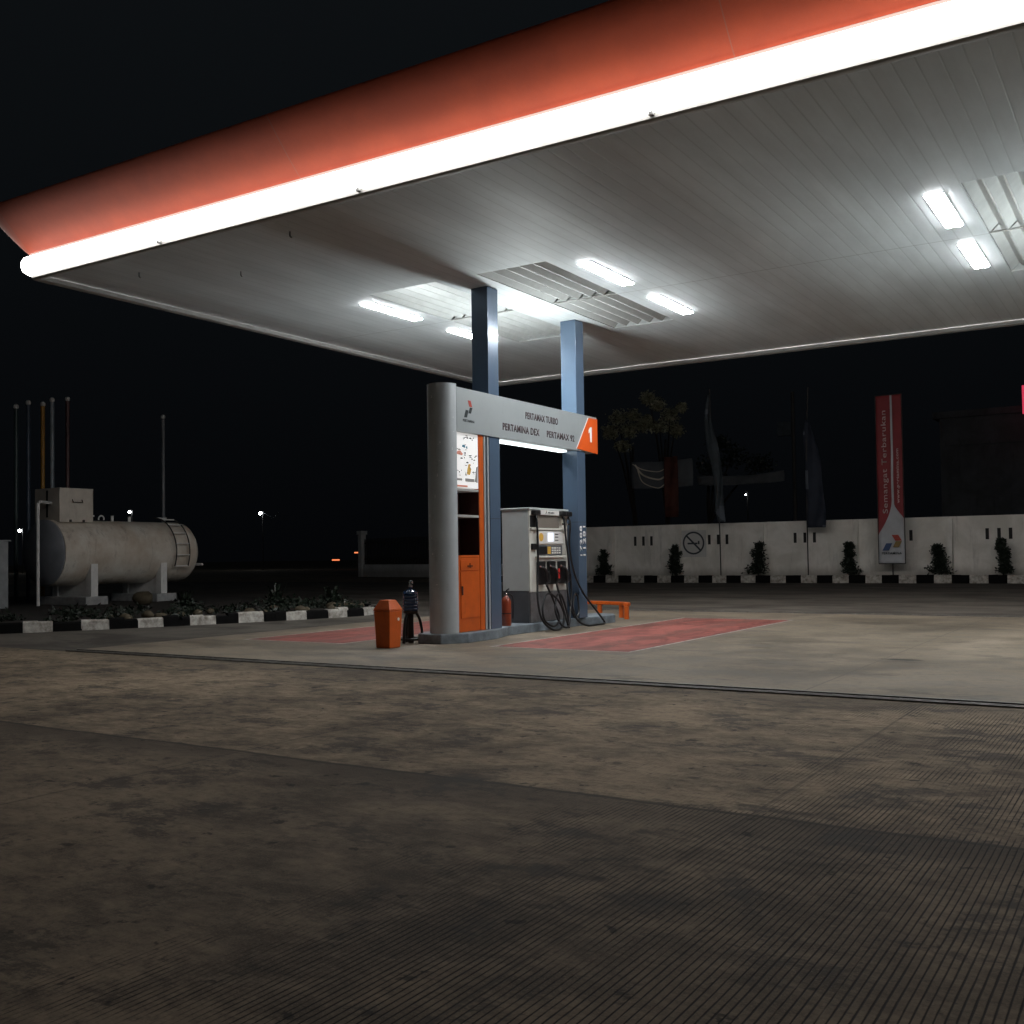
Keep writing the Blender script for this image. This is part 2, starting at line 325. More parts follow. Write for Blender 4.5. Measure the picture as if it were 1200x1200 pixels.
# ------------------------------------------------------------------ mesh helpers
class MB:
    def __init__(s): s.v = []; s.f = []; s.mi = []
    def add(s, vs, fs, mi=0):
        o = len(s.v); s.v += [tuple(v) for v in vs]; s.f += [[i+o for i in f] for f in fs]; s.mi += [mi]*len(fs); return s
    def box(s, x0, x1, y0, y1, z0, z1, mi=0):
        vs = [(x, y, z) for z in (z0, z1) for y in (y0, y1) for x in (x0, x1)]
        return s.add(vs, [(0, 2, 3, 1), (4, 5, 7, 6), (0, 1, 5, 4), (2, 6, 7, 3), (0, 4, 6, 2), (1, 3, 7, 5)], mi)
    def tube(s, pts, r, n=8, mi=0, cap=True):
        pts = [Vector(p) for p in pts]; rs = r if isinstance(r, (list, tuple)) else [r]*len(pts)
        vs = []; fs = []; up = None
        for i, p in enumerate(pts):
            t = (pts[min(i+1, len(pts)-1)]-pts[max(i-1, 0)]).normalized()
            if up is None: up = Vector((0, 0, 1)) if abs(t.z) < .9 else Vector((1, 0, 0))
            a = t.cross(up).normalized(); up = a.cross(t).normalized()
            for k in range(n):
                q = 2*PI*k/n; vs.append(p+rs[i]*(math.cos(q)*a+math.sin(q)*up))
        for i in range(len(pts)-1):
            for k in range(n): fs.append((i*n+k, i*n+(k+1) % n, (i+1)*n+(k+1) % n, (i+1)*n+k))
        if cap: fs.append(tuple(range(n))[::-1]); fs.append(tuple((len(pts)-1)*n+k for k in range(n)))
        return s.add(vs, [f[::-1] for f in fs], mi)
    def lathe(s, prof, c=(0, 0, 0), n=20, axis='z', mi=0):
        vs = []; fs = []; m = len(prof)
        for (r, h) in prof:
            for k in range(n):
                q = 2*PI*k/n; a, b = r*math.cos(q), r*math.sin(q)
                p = (a, b, h) if axis == 'z' else ((a, h, b) if axis == 'y' else (h, a, b))
                vs.append((p[0]+c[0], p[1]+c[1], p[2]+c[2]))
        for i in range(m-1):
            for k in range(n): fs.append((i*n+k, i*n+(k+1) % n, (i+1)*n+(k+1) % n, (i+1)*n+k))
        fs.append(tuple(range(n))[::-1]); fs.append(tuple((m-1)*n+k for k in range(n)))
        if axis == 'y': fs = [f[::-1] for f in fs]
        return s.add(vs, fs, mi)
    def prism(s, poly, a, b, axis='z', mi=0):
        """poly in the two other axes: z->(x,y), x->(y,z), y->(x,z)"""
        def P(u, v, h): return (u, v, h) if axis == 'z' else ((h, u, v) if axis == 'x' else (u, h, v))
        n = len(poly); vs = [P(u, v, a) for u, v in poly]+[P(u, v, b) for u, v in poly]
        fs = [tuple(range(n))[::-1], tuple(range(n, 2*n))]+[(k, (k+1) % n, n+(k+1) % n, n+k) for k in range(n)]
        return s.add(vs, fs, mi)
    def build(s, name, mats, parent=None, smooth=False, bevel=0.0, seg=2, fix=True):
        me = bpy.data.meshes.new(name); me.from_pydata(s.v, [], s.f)
        mats = mats if isinstance(mats, (list, tuple)) else [mats]
        for m in mats: me.materials.append(M[m] if isinstance(m, str) else m)
        me.polygons.foreach_set('material_index', s.mi)
        bm = bmesh.new(); bm.from_mesh(me)
        if fix: bmesh.ops.recalc_face_normals(bm, faces=bm.faces)
        if bevel > 0:
            ed = [e for e in bm.edges if len(e.link_faces) == 2 and e.calc_face_angle(0) > rad(40)]
            bmesh.ops.bevel(bm, geom=ed, offset=bevel, segments=seg, profile=.5, affect='EDGES', clamp_overlap=True)
        if smooth:
            for f in bm.faces: f.smooth = True
            for e in bm.edges:
                if len(e.link_faces) == 2 and e.calc_face_angle(0) > rad(38): e.smooth = False
        bm.to_mesh(me); bm.free(); me.update()
        o = bpy.data.objects.new(name, me); COL.objects.link(o)
        if parent: o.parent = parent
        return o

def tag(o, label, cat, group=None):
    o['label'] = label; o['category'] = cat
    if group: o['group'] = group
    return o
def thing(name, label, cat, loc=(0, 0, 0), group=None):
    o = bpy.data.objects.new(name, None); COL.objects.link(o); o.location = loc; o.empty_display_size = .2
    return tag(o, label, cat, group)
def struct(o, kind='structure'): o['kind'] = kind; return o
def rel(o):
    """children were built in world coordinates: keep them there under a placed empty"""
    for c in o.children:
        c.location = Vector(c.location)-Vector(o.location)
    return o
def spline(pts, n=8):
    P = [Vector(p) for p in pts]; P = [2*P[0]-P[1]]+P+[2*P[-1]-P[-2]]; out = []
    for i in range(1, len(P)-2):
        for k in range(n):
            t = k/n
            out.append(.5*((2*P[i])+(-P[i-1]+P[i+1])*t+(2*P[i-1]-5*P[i]+4*P[i+1]-P[i+2])*t*t+(-P[i-1]+3*P[i]-3*P[i+1]+P[i+2])*t**3))
    return out+[P[-2]]
def lettering(body, mat_, parent, box, plane, at, name='lettering', bold=.006, depth=.003, rot=False):
    """box=(u0,u1,v0,v1) the writing fills; plane 'x' = faces +X (u=Y,v=Z), 'y' = faces -Y (u=X,v=Z)"""
    cu = bpy.data.curves.new(name, 'FONT'); cu.body = body; cu.size = 1; cu.space_character = 1.1; cu.offset = bold; cu.extrude = 0
    ob = bpy.data.objects.new(name, cu); COL.objects.link(ob)
    dg = bpy.context.evaluated_depsgraph_get(); me = bpy.data.meshes.new_from_object(ob.evaluated_get(dg))
    bpy.data.objects.remove(ob); me.name = name
    vs = [(v.co.x, v.co.y) for v in me.vertices]
    if rot: vs = [(-b, a) for a, b in vs]
    us = [a for a, b in vs]; ws = [b for a, b in vs]; u0, u1, v0, v1 = box
    mu, mw = min(us), min(ws); su = (u1-u0)/(max(us)-mu); sw = (v1-v0)/(max(ws)-mw)
    for v, (a, b) in zip(me.vertices, vs):
        u = u0+(a-mu)*su; w = v0+(b-mw)*sw
        v.co = (at, u, w) if plane == 'x' else (u, at, w)
    bm = bmesh.new(); bm.from_mesh(me)
    ext = bmesh.ops.extrude_face_region(bm, geom=bm.faces[:])
    d = Vector((depth, 0, 0)) if plane == 'x' else Vector((0, -depth, 0))
    bmesh.ops.translate(bm, verts=[e for e in ext['geom'] if isinstance(e, bmesh.types.BMVert)], vec=d)
    bmesh.ops.recalc_face_normals(bm, faces=bm.faces)
    bm.to_mesh(me); bm.free()
    me.materials.clear(); me.materials.append(M[mat_])
    o = bpy.data.objects.new(name, me); COL.objects.link(o); o.parent = parent
    return o
def logo(parent, u, v, s, plane, at, mats=('logo_dark', 'logo_dark', 'logo_red'), flip=1):
    """three leaning blades"""
    sh = [((-.62, -.5), (-.22, -.5), (.02, .12), (-.38, .12)), ((.0, -.12), (.36, -.12), (.60, .38), (.24, .38)), ((.16, .44), (.56, .44), (.34, .95), (-.06, .95))]
    for k, poly in enumerate(sh):
        m = MB(); pts = [(u+a*s, v+b*s) for a, b in poly]
        m.prism(pts, at, at+.003 if plane == 'x' else at-.003, plane)
        m.build('logo', mats[k], parent)

# ------------------------------------------------------------------ ground
def sheet(name, m, x0, x1, y0, y1, z): return MB().add([(x0, y0, z), (x1, y0, z), (x1, y1, z), (x0, y1, z)], [(0, 1, 2, 3)]).build(name, m, fix=False)
struct(sheet('ground', 'ground', -420, 260, -120, 420, 0))
ROAD = MB()
for a in ((-60, -14.1, 9.7, 43.75), (-14.1, 8, 22.52, 43.75), (8, 60, 9.7, 43.75)):
    ROAD.add([(a[0], a[2], .003), (a[1], a[2], .003), (a[1], a[3], .003), (a[0], a[3], .003)], [(0, 1, 2, 3)])
struct(ROAD.build('road', 'asphalt', fix=False))
struct(sheet('apron', 'apron', -14.1, 5.2, 9.92, 22.3, .008))
for nm, (x0, x1, y0, y1) in (('red_bay', (-8.45, -6.25, 12.85, 20.05)), ('red_bay', (-13.05, -10.95, 12.35, 19.6))):
    struct(sheet(nm, 'pad', x0, x1, y0, y1, .012))
    w = .045; m = MB()
    for a in ((x0-w, x0, y0-w, y1+w), (x1, x1+w, y0-w, y1+w), (x0, x1, y0-w, y0), (x0, x1, y1, y1+w)):
        m.add([(a[0], a[2], .0121), (a[1], a[2], .0121), (a[1], a[3], .0121), (a[0], a[3], .0121)], [(0, 1, 2, 3)])
    # tick corners
    struct(m.build('bay_outline', 'white_line', fix=False))
for y0, y1, nm in ((9.70, 9.92, 'drain_channel'), (22.30, 22.52, 'drain_channel')):
    m = MB(); m.box(-14.1, 5.2, y0+.035, y1-.035, -.05, .003, 0)
    m.box(-14.1, 5.2, y0, y0+.035, -.05, .016, 1); m.box(-14.1, 5.2, y1-.035, y1, -.05, .02, 1)
    m.box(-14.1, 5.2, (y0+y1)/2-.02, (y0+y1)/2+.02, -.05, .013, 1)
    x = -14.1
    while x < 5.1:
        m.box(x, x+.03, y0+.035, (y0+y1)/2-.02, -.04, .009, 1); m.box(x, x+.03, (y0+y1)/2+.02, y1-.035, -.04, .009, 1); x += .6
    struct(m.build(nm, ['drain', 'angle']))

# ------------------------------------------------------------------ canopy
X0, X1, Y0, Y1 = -14.64, 5.2, 9.45, 22.28
ZC = 5.76
canopy = thing('canopy', 'wide flat station canopy with red flared fascia, glowing white edge strip and planked ceiling', 'canopy', (-9.45, 15.8, 0))
def ring(o, r=.12, n=7):
    pts = []
    for (cx, cy, a0) in ((X0+r, Y0+r, PI), (X1-r, Y0+r, 1.5*PI), (X1-r, Y1-r, 0), (X0+r, Y1-r, .5*PI)):
        for k in range(n):
            a = a0+.5*PI*k/(n-1); R = max(r+o, .001); pts.append((cx+R*math.cos(a), cy+R*math.sin(a)))
    return pts
def sweep(name, prof, m, smooth=True):
    b = MB(); vs = []; n = 0
    for (o, z) in prof:
        R = ring(o); n = len(R); vs += [(x, y, z) for x, y in R]
    fs = [(i*n+k, i*n+(k+1) % n, (i+1)*n+(k+1) % n, (i+1)*n+k) for i in range(len(prof)-1) for k in range(n)]
    b.add(vs, fs); return b.build(name, m, canopy, smooth, fix=True)
sweep('edge_trim', [(-.26, ZC-.004), (-.20, ZC-.03), (-.13, ZC-.07), (-.06, ZC-.085), (-.02, ZC-.085), (.0, ZC-.07), (.0, ZC-.02)], 'trim')
SP = [(.001, 5.742), (.07, 5.755), (.13, 5.79), (.155, 5.85), (.15, 5.92), (.122, 5.972)]
st_ = sweep('light_strip', SP, 'strip')
st_.data.materials.append(M['strip_rear_boost'])
for p in st_.data.polygons:
    if p.center.y > Y1-.02: p.material_index = 1
sweep('strip_lip', [(.122, 5.973), (.06, 6.003), (.02, 6.01)], 'strip_cap_glow')  # upward-facing cap hidden from below, added for its glow on the fascia
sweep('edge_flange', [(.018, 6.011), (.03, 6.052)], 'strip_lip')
for bx_, w_ in ((-11.62, .045), (-4.25, .05), (-8.05, .05)):
    MB().box(bx_, bx_+w_, Y0-.055, Y0-.004, 5.705, 5.742).build('bracket', 'steel', canopy)
sweep('fascia', [(.032, 6.053), (.05, 6.065), (.10, 6.105), (.24, 6.24), (.42, 6.43), (.60, 6.63), (.61, 6.65), (.56, 6.66)], 'fascia')
b = MB(); R = ring(.57); b.add([(x, y, 6.655) for x, y in R], [tuple(range(len(R)))]); b.build('roof_sheet', 'steel', canopy)
# ceiling with the two skylight recesses cut out
recs = [(-9.45, ), (-.2, )]
holes = []
for (xc,) in recs:
    holes += [(xc-1.79, xc-.39), (xc+.41, xc+1.66)]
HY0, HY1, HM = 13.42, 18.22, 15.82
b = MB()
def cplane(x0, x1, y0, y1):
    b.add([(x0, y0, ZC), (x1, y0, ZC), (x1, y1, ZC), (x0, y1, ZC)], [(3, 2, 1, 0)])
cplane(X0+.0, X1, Y0, HY0); cplane(X0, X1, HY1, Y1)
xs = X0
for h0, h1 in sorted(holes): cplane(xs, h0, HY0, HY1); xs = h1
cplane(xs, X1, HY0, HY1)
b.build('ceiling', 'ceiling', canopy, fix=False)
for h0, h1 in sorted(holes):
    D = .17; b = MB()
    b.add([(h0, HY0, ZC), (h0, HY1, ZC), (h0, HY1, ZC+D), (h0, HY0, ZC+D)], [(0, 1, 2, 3)])
    b.add([(h1, HY0, ZC), (h1, HY1, ZC), (h1, HY1, ZC+D), (h1, HY0, ZC+D)], [(3, 2, 1, 0)])
    b.add([(h0, HY1, ZC), (h1, HY1, ZC), (h1, HY1, ZC+D), (h0, HY1, ZC+D)], [(0, 1, 2, 3)])
    b.add([(h0, HY0, ZC), (h1, HY0, ZC), (h1, HY0, ZC+D), (h0, HY0, ZC+D)], [(3, 2, 1, 0)])
    b.add([(h0, HY0, ZC+D), (h1, HY0, ZC+D), (h1, HY1, ZC+D), (h0, HY1, ZC+D)], [(3, 2, 1, 0)])
    rc = b.build('skylight_recess', 'corr', canopy, fix=False)
    n = round((h1-h0)/.235); w = (h1-h0)/n
    for (ya, yb) in ((HY0+.02, HM-.025), (HM+.025, HY1-.02)):
        b = MB(); vs = []; 
        for k in range(n):
            xa = h0+k*w
            for (u, z) in ((0.02, .015), (.06, .012), (.5, .115), (.54, .115), (.96, .015)):
                if k == 0 or True: vs.append((xa+u*w, z))
        N = len(vs); b.add([(x, ya, ZC+z) for x, z in vs]+[(x, yb, ZC+z) for x, z in vs], [(i+1, i, N+i, N+i+1) for i in range(N-1)])
        b.build('corrugated_panel', 'corr', rc, fix=False)
    MB().box(h0, h1, HM-.022, HM+.022, ZC+.003, ZC+.022).build('cross_bar', 'trim', rc)
# small hooks left on the ceiling edge
for hx, hy in ((-13.2, 10.35), (-9.9, 10.2), (-11.9, 11.2)):
    MB().tube([(hx, hy, ZC), (hx, hy, ZC-.06), (hx+.03, hy, ZC-.085)], .012, 6).build('hook', 'steel', canopy)
rel(canopy)

# ceiling lamps
lamp0 = None
LW = .112
spots = [(-11.66, 14.58, 'slim lit ceiling lamp nearest the left edge of the canopy'),
         (-11.68, 17.18, 'lit ceiling lamp half hidden behind the left blue column'),
         (-7.34, 14.55, 'lit ceiling lamp beside the near half of the corrugated skylight, right of the columns'),
         (-7.34, 17.05, 'lit ceiling lamp right of the teeth of the corrugated skylight'),
         (-2.34, 14.38, 'brightest lit ceiling lamp, upper one of the two far right'),
         (-2.34, 16.85, 'lit ceiling lamp far right, the one below the brightest lamp'),
         (1.9, 14.38, 'lit ceiling lamp outside the right picture edge, nearer one'),
         (1.9, 16.85, 'lit ceiling lamp outside the right picture edge, farther one')]
def make_lamp():
    t = thing('ceiling_lamp', spots[0][2], 'ceiling lamp', (0, 0, 0), 'lamps under the canopy ceiling')
    m = MB(); m.box(-LW-.014, LW+.014, -.76, .76, -.010, 0); m.build('housing', 'lampbody', t)
    m = MB(); pr = [(-LW, -.0105), (-LW*.97, -.016), (-LW*.75, -.030), (-LW*.4, -.029), (-.02, -.020), (.02, -.020), (LW*.4, -.029), (LW*.75, -.030), (LW*.97, -.016), (LW, -.0105)]
    m.prism(pr, -.745, .745, 'y'); m.build('diffuser', 'lamp', t, smooth=False)
    return t
for i, (x, y, lab) in enumerate(spots):
    if i == 0: o = lamp0 = make_lamp()
    else:
        o = lamp0.copy(); COL.objects.link(o)
        for ch in lamp0.children:
            c = ch.copy(); COL.objects.link(c); c.parent = o
    o.location = (x, y, ZC-.001); o['label'] = lab

# ------------------------------------------------------------------ island, columns
isl = [(-10.02, 13.12), (-9.83, 12.84), (-9.40, 12.84), (-9.17, 13.25), (-9.17, 14.05), (-9.37, 14.7), (-9.37, 17.25), (-9.20, 17.7), (-9.20, 18.35), (-9.42, 18.72), (-9.85, 18.72), (-10.02, 18.35), (-10.02, 17.7), (-10.02, 14.05)]
m = MB().prism(isl, 0.0, .16)
tag(m.build('pump_island', 'island', bevel=.018), 'grey blue concrete pump island with chamfered ends under the fuel pump and sign', 'pump island')
CX0, CX1 = -9.61, -9.29
for (ya, yb, lab) in ((14.09, 14.40, 'blue grey canopy column nearer the rounded silver pillar'), (17.07, 17.38, 'blue grey canopy column right of the fuel pump with white letters on its side')):
    t = thing('canopy_column', lab, 'column', ((CX0+CX1)/2, (ya+yb)/2, .16), 'canopy columns')
    MB().box(CX0, CX1, ya, yb, .162, ZC-.002).build('shaft', 'column', t, bevel=.006)
    m = MB()
    for z in (1.95, 3.9): m.box(CX0-.0015, CX1+.0015, ya-.0015, yb+.0015, z, z+.006)
    m.build('panel_joint', 'slot_dark', t)
    if yb > 16:
        lettering('17288', 'text_white', t, (17.12, 17.20, 1.32, 1.88), 'x', CX1+.001, rot=True, bold=.006)
        lettering('11281', 'text_white', t, (17.24, 17.34, 1.32, 1.88), 'x', CX1+.001, rot=True, bold=.009)
    rel(t)

# ------------------------------------------------------------------ gantry sign
FX = -9.27; BX = -9.75; ZT = 3.98; ZB = 3.29; YE = 17.83
sign = thing('station_sign', 'silver overhead sign beam with fuel names and orange number panel on a rounded pillar', 'sign', (-9.5, 13.2, .16))
m = MB(); pts = []
R = .245; cxp, cyp = FX-R, 13.13
for k in range(25):
    a = PI+PI*k/24; pts.append((cxp+R*math.cos(a), cyp+R*math.sin(a)))
pts += [(FX, 13.145), (BX, 13.145)]
m.prism(pts[::1], .162, ZT+.045); m.build('pillar', 'pillar', sign, smooth=True)
for k in range(34):   # chipped paint
    a = PI*(1.25+.7*random.random()); z = .5+3.3*random.random()**.8; h = .008+.05*random.random()**3; wd = .004+.008*random.random()
    x, y = cxp+(R+.0008)*math.cos(a), cyp+(R+.0008)*math.sin(a); tx, ty = -math.sin(a)*wd, math.cos(a)*wd
    sk = .02*(random.random()-.5)
    MB().add([(x-tx, y-ty, z), (x+tx, y+ty, z+.004), (x+tx*.6+sk*math.sin(a), y+ty*.6, z+h), (x-tx*.4, y-ty*.4, z+h*.8)], [(0, 1, 2, 3)]).build('paint_chip', 'text_white', sign, fix=False)
# beam as an open-topped trough so the lamp on it is real
m = MB()
m.box(FX-.02, FX, 13.155, YE, ZB, ZT); m.box(BX, BX+.02, 13.155, YE, ZB, ZT)
m.box(BX+.021, FX-.021, 13.155, YE, ZB+.004, ZB+.03); m.box(BX+.021, FX-.021, YE-.02, YE-.002, ZB+.031, ZT-.004)
m.box(BX+.021, FX-.021, 13.155, YE-.021, ZT-.16, ZT-.13)
m.build('beam', 'silver', sign, bevel=.003)
o = MB(); pg = [(17.02, ZB+.03), (YE+.006, ZB-.015), (YE+.006, ZT-.035), (17.50, ZT-.035)]
o.prism(pg, FX+.001, FX+.014, 'x'); np_ = o.build('number_panel', 'orange_sign', sign, bevel=.003)
MB().prism([(17.525, 3.48), (17.595, 3.48), (17.595, 3.77), (17.54, 3.77), (17.47, 3.705), (17.47, 3.645), (17.525, 3.675)], FX+.0145, FX+.0175, 'x').build('number', 'text_white', np_)
m = MB().add([(FX+.002, 16.985, ZB+.03), (FX+.002, 17.015, ZB+.03), (FX+.002, 17.495, ZT-.035), (FX+.002, 17.465, ZT-.035)], [(0, 1, 2, 3)]); m.build('white_edge', 'text_white', sign, fix=False)
lettering('PERTAMAX TURBO', 'text', sign, (15.20, 16.32, 3.69, 3.81), 'x', FX+.001, bold=.022)
lettering('PERTAMINA DEX', 'text', sign, (14.47, 15.66, 3.43, 3.55), 'x', FX+.001, bold=.022)
lettering('PERTAMAX 92', 'text', sign, (15.92, 16.93, 3.435, 3.555), 'x', FX+.001, bold=.022)
logo(sign, 13.47, 3.62, .19, 'x', FX+.001)
lettering('PERTAMINA', 'logo_dark', sign, (13.32, 13.64, 3.455, 3.495), 'x', FX+.001, bold=.006)
m = MB().box(-9.60, -9.44, 14.60, 16.95, ZB-.03, ZB-.004); m.build('tube_lamp', 'undertube', sign, bevel=.01)
m = MB().tube([(-9.47, 14.95, ZT-.10), (-9.47, 16.45, ZT-.10)], .022, 10); m.build('tube_lamp', 'uptube', sign, smooth=True)
rel(sign)

# the next island of the station, right of the picture: its own sign (with its lamps), columns and plinth
def dup_tree(o, dx, label):
    c = o.copy(); COL.objects.link(c); c.location.x += dx; c['label'] = label
    def kids(a, b):
        for ch in list(a.children):
            d = ch.copy(); COL.objects.link(d); d.parent = b; kids(ch, d)
    kids(o, c); return c
dup_tree(sign, 9.25, 'station sign of the next island, outside the right picture edge')
for o in [o for o in list(COL.objects) if o.get('category') == 'column']:
    dup_tree(o, 9.25, 'canopy column of the next island outside the right picture edge, '+('nearer one' if o.location.y < 16 else 'farther one'))
dup_tree(next(o for o in COL.objects if o.get('category') == 'pump island'), 9.25, 'pump island of the next sign, outside the right picture edge')
# ------------------------------------------------------------------ storage cabinet under the sign
cab = thing('storage_cabinet', 'tall orange storage cabinet with lit poster and open shelves beside the rounded pillar', 'cabinet', (-9.5, 13.5, .162))
ya, yb, fx, bx = 13.16, 13.92, -9.30, -9.70; zt = ZB-.006
m = MB()
m.box(bx, fx, ya, ya+.02, .165, zt); m.box(bx, fx, yb-.13, yb, .165, zt); m.box(bx, bx+.02, ya+.021, yb-.131, .165, zt)
m.build('frame', 'orange', cab, bevel=.004)
m = MB(); m.box(bx+.022, bx+.03, ya+.0285, yb-.1385, 1.362, 2.41); m.box(bx+.022, fx-.012, ya+.0205, ya+.028, 1.362, 2.41); m.box(bx+.022, fx-.012, yb-.138, yb-.1305, 1.362, 2.41); m.box(bx+.0305, fx-.015, ya+.0285, yb-.1385, 1.3605, 1.3645); m.build('shade_lining', 'orange_dark', cab)  # added dark boxes that paint the shade of the open compartments
m = MB().box(fx-.30, fx-.012, ya+.022, yb-.135, 2.42, zt-.002); pos = m.build('poster', 'poster', cab)
pu0, pu1, pv0, pv1 = ya+.03, yb-.145, 2.43, zt-.03
def ink(poly, mt):
    m = MB().prism([(pu0+a*(pu1-pu0), pv0+b*(pv1-pv0)) for a, b in poly], fx-.0118, fx-.009, 'x'); m.build('print', mt, pos)
def rect(a, b, c, d): return [(a, c), (b, c), (b, d), (a, d)]
ink(rect(0, .5, .0, .035), 'pink'); ink([(.48, .25), (.62, .24), (.68, .34), (.62, .42), (.66, .46), (.55, .44), (.5, .34)], 'inkgold')
ink([(.0, .62), (.25, .60), (.3, .63), (.18, .69), (.05, .68)], 'pink'); ink([(.25, .77), (.4, .75), (.42, .80), (.3, .81)], 'inkblue'); ink([(.43, .75), (.52, .74), (.5, .80)], 'inkblue')
ink(rect(.02, .25, .12, .16), 'inkgrey'); ink(rect(.4, .82, .11, .17), 'inkgrey'); ink([(.84, .12), (.98, .1), (1, .42), (.92, .4), (.88, .2)], 'inkgrey')
for k in range(44):
    a, bb = random.random()*.9, .2+.78*random.random(); w, h = .03+.09*random.random(), .008+.02*random.random()
    ink([(a, bb), (a+w, bb-.004), (a+w*.9, bb+h), (a+.01, bb+h*.8)], random.choice(['ink', 'ink', 'inkgrey']))
for z0 in (2.365, 1.955): MB().box(bx+.031, fx-.004, ya+.029, yb-.139, z0, z0+.04).build('shelf', 'trim', cab, bevel=.003)
MB().box(bx+.031, fx-.01, ya+.022, yb-.132, 1.33, 1.36).build('counter', 'orange', cab)
fr = MB().box(fx-.03, fx-.008, ya+.022, yb-.132, .168, 1.325).build('lower_panel', 'orange', cab)
dr = MB().box(fx-.0075, fx+.004, ya+.09, yb-.17, 1.12, 1.285).build('drawer', 'orange', cab, bevel=.003)
m = MB().box(fx+.0045, fx+.02, ya+.27, yb-.36, 1.18, 1.20); m.box(fx+.0045, fx+.018, ya+.33, yb-.43, 1.165, 1.235); m.build('handle', 'orange_dark', dr)
dd = MB().box(fx-.0075, fx+.003, ya+.09, yb-.17, .38, 1.10).build('door', 'orange', cab, bevel=.003)
MB().box(fx+.0035, fx+.022, ya+.10, ya+.13, .74, .88).build('handle', 'orange_dark', dd, bevel=.005)
m = MB(); m.box(fx-.25, fx+.008, yb+.004, yb+.058, .165, zt); m.box(fx-.25, fx+.008, yb+.105, yb+.155, .165, zt); m.build('side_strip', 'silver', cab, bevel=.004)
MB().box(fx-.25, fx-.03, yb+.059, yb+.104, .165, zt).build('side_gap', 'column', cab)
rel(cab)

# ------------------------------------------------------------------ fuel dispenser
dsp = thing('fuel_dispenser', 'pale fuel pump with three black nozzles and looped hoses', 'fuel pump', (-9.7, 16.2, .162))
dx0, dx1, dy0, dy1 = -9.99, -9.42, 15.52, 16.88
MB().box(dx0, dx1-.03, dy0, dy1, .72, 2.15).build('body', 'disp_side', dsp, bevel=.008)
MB().box(dx0+.004, dx1-.034, dy0+.004, dy1-.004, .164, .719).build('base', 'disp_grey', dsp, bevel=.006)
MB().box(dx0-.02, dx1+.02, dy0-.02, dy1+.02, 2.151, 2.18).build('top_cover', 'disp_side', dsp, bevel=.006)
MB().box(dx1-.029, dx1-.004, dy0+.002, dy1-.002, .70, 2.148).build('front_panel', 'disp', dsp, bevel=.006)
MB().box(dx1-.029, dx1-.012, dy0+.03, dy1-.03, .17, .695).build('kick_panel', 'disp_metal', dsp, bevel=.004)
f = dx1
hd = MB().box(f-.0035, f+.035, dy0+.30, dy1-.36, 2.06, 2.145).build('header', 'white_panel', dsp, bevel=.006)
logo(hd, 16.05, 2.10, .035, 'x', f+.0355); lettering('PERTAMINA', 'logo_dark', hd, (16.12, 16.34, 2.09, 2.115), 'x', f+.0355)
MB().box(f-.0035, f+.004, dy0+.26, dy1-.32, 1.83, 2.055).build('window', 'screen_grey', dsp, bevel=.004)
MB().box(f-.0035, f+.03, dy0+.02, dy1-.12, 1.79, 1.825).build('ledge', 'disp', dsp, bevel=.005)
dp = MB().box(f-.0035, f+.018, dy0+.22, dy1-.20, 1.545, 1.775).build('display', 'white_panel', dsp, bevel=.006)
MB().box(f+.0185, f+.022, dy0+.60, dy0+.80, 1.585, 1.745).build('screen', 'screen_lit', dp)
m = MB().lathe([(.075, 0), (.075, .003)], (f+.0185, dy0+.37, 1.665), 16, 'x'); m.build('sticker', 'yellow', dp)
m = MB()
for z in (1.71, 1.66, 1.60): m.box(f+.0185, f+.021, dy0+.86, dy0+.98, z, z+.016)
m.build('label', 'ink', dp)
kp = MB().box(f-.0035, f+.008, dy0+.24, dy1-.22, 1.34, 1.52).build('keypad_recess', 'disp_grey', dsp, bevel=.004)
MB().box(f+.0085, f+.02, dy0+.28, dy0+.56, 1.365, 1.495).build('screen', 'black', kp)
MB().box(f+.0085, f+.02, dy0+.60, dy0+.70, 1.365, 1.495).build('sticker', 'yellow', kp)
m = MB()
for r_ in range(3):
    for c in range(4): m.box(f+.0085, f+.02, dy0+.74+c*.085, dy0+.80+c*.085, 1.37+r_*.043, 1.40+r_*.043)
m.build('keys', 'white_panel', kp)
MB().box(f-.0035, f+.05, dy0+.18, dy1-.16, 1.295, 1.33).build('ledge', 'disp', dsp, bevel=.008)
MB().box(f-.0035, f+.03, dy0+.05, dy0+.20, 1.44, 1.55).build('card_reader', 'black', dsp, bevel=.008)
for yy, w in ((dy0+.15, .13), (dy1-.27, .12), (dy1-.06, .12)):
    m = MB().box(f+.001, f+.10, yy-w*.75, yy+w*.75, 2.05, 2.14); m.build('hose_outlet', 'black', dsp, bevel=.02)
MB().box(f-.0035, f+.012, dy0+.02, dy0+.24, 1.84, 2.04).build('side_module', 'black', dsp, bevel=.01)
ny = (dy0+.34, dy0+.70, dy0+1.08)
for k, y in enumerate(ny):
    bt = MB().box(f-.0035, f+.055, y-.125, y+.125, .82, 1.235).build('nozzle_holder', 'black', dsp, bevel=.02)
    m = MB()
    m.tube(spline([(f+.075, y-.10, 1.13), (f+.11, y-.03, 1.10), (f+.12, y+.03, 1.0), (f+.11, y+.05, .88), (f+.10, y+.03, .82)], 4), .03, 8)
    m.tube(spline([(f+.12, y+.0, 1.06), (f+.16, y+.09, .99), (f+.14, y+.10, .88), (f+.11, y+.05, .85)], 4), .012, 6)
    nz = m.build('nozzle', 'black', dsp, smooth=True)
    m = MB().tube([(f+.062, y-.12, 1.16), (f+.10, y-.06, 1.115)], .02, 8); m.build('spout', 'chrome', nz, smooth=True)
    if k == 1: MB().box(f+.13, f+.155, y+.04, y+.09, .92, 1.10).build('grip_cover', 'red', nz, bevel=.01)
hx = f+.06
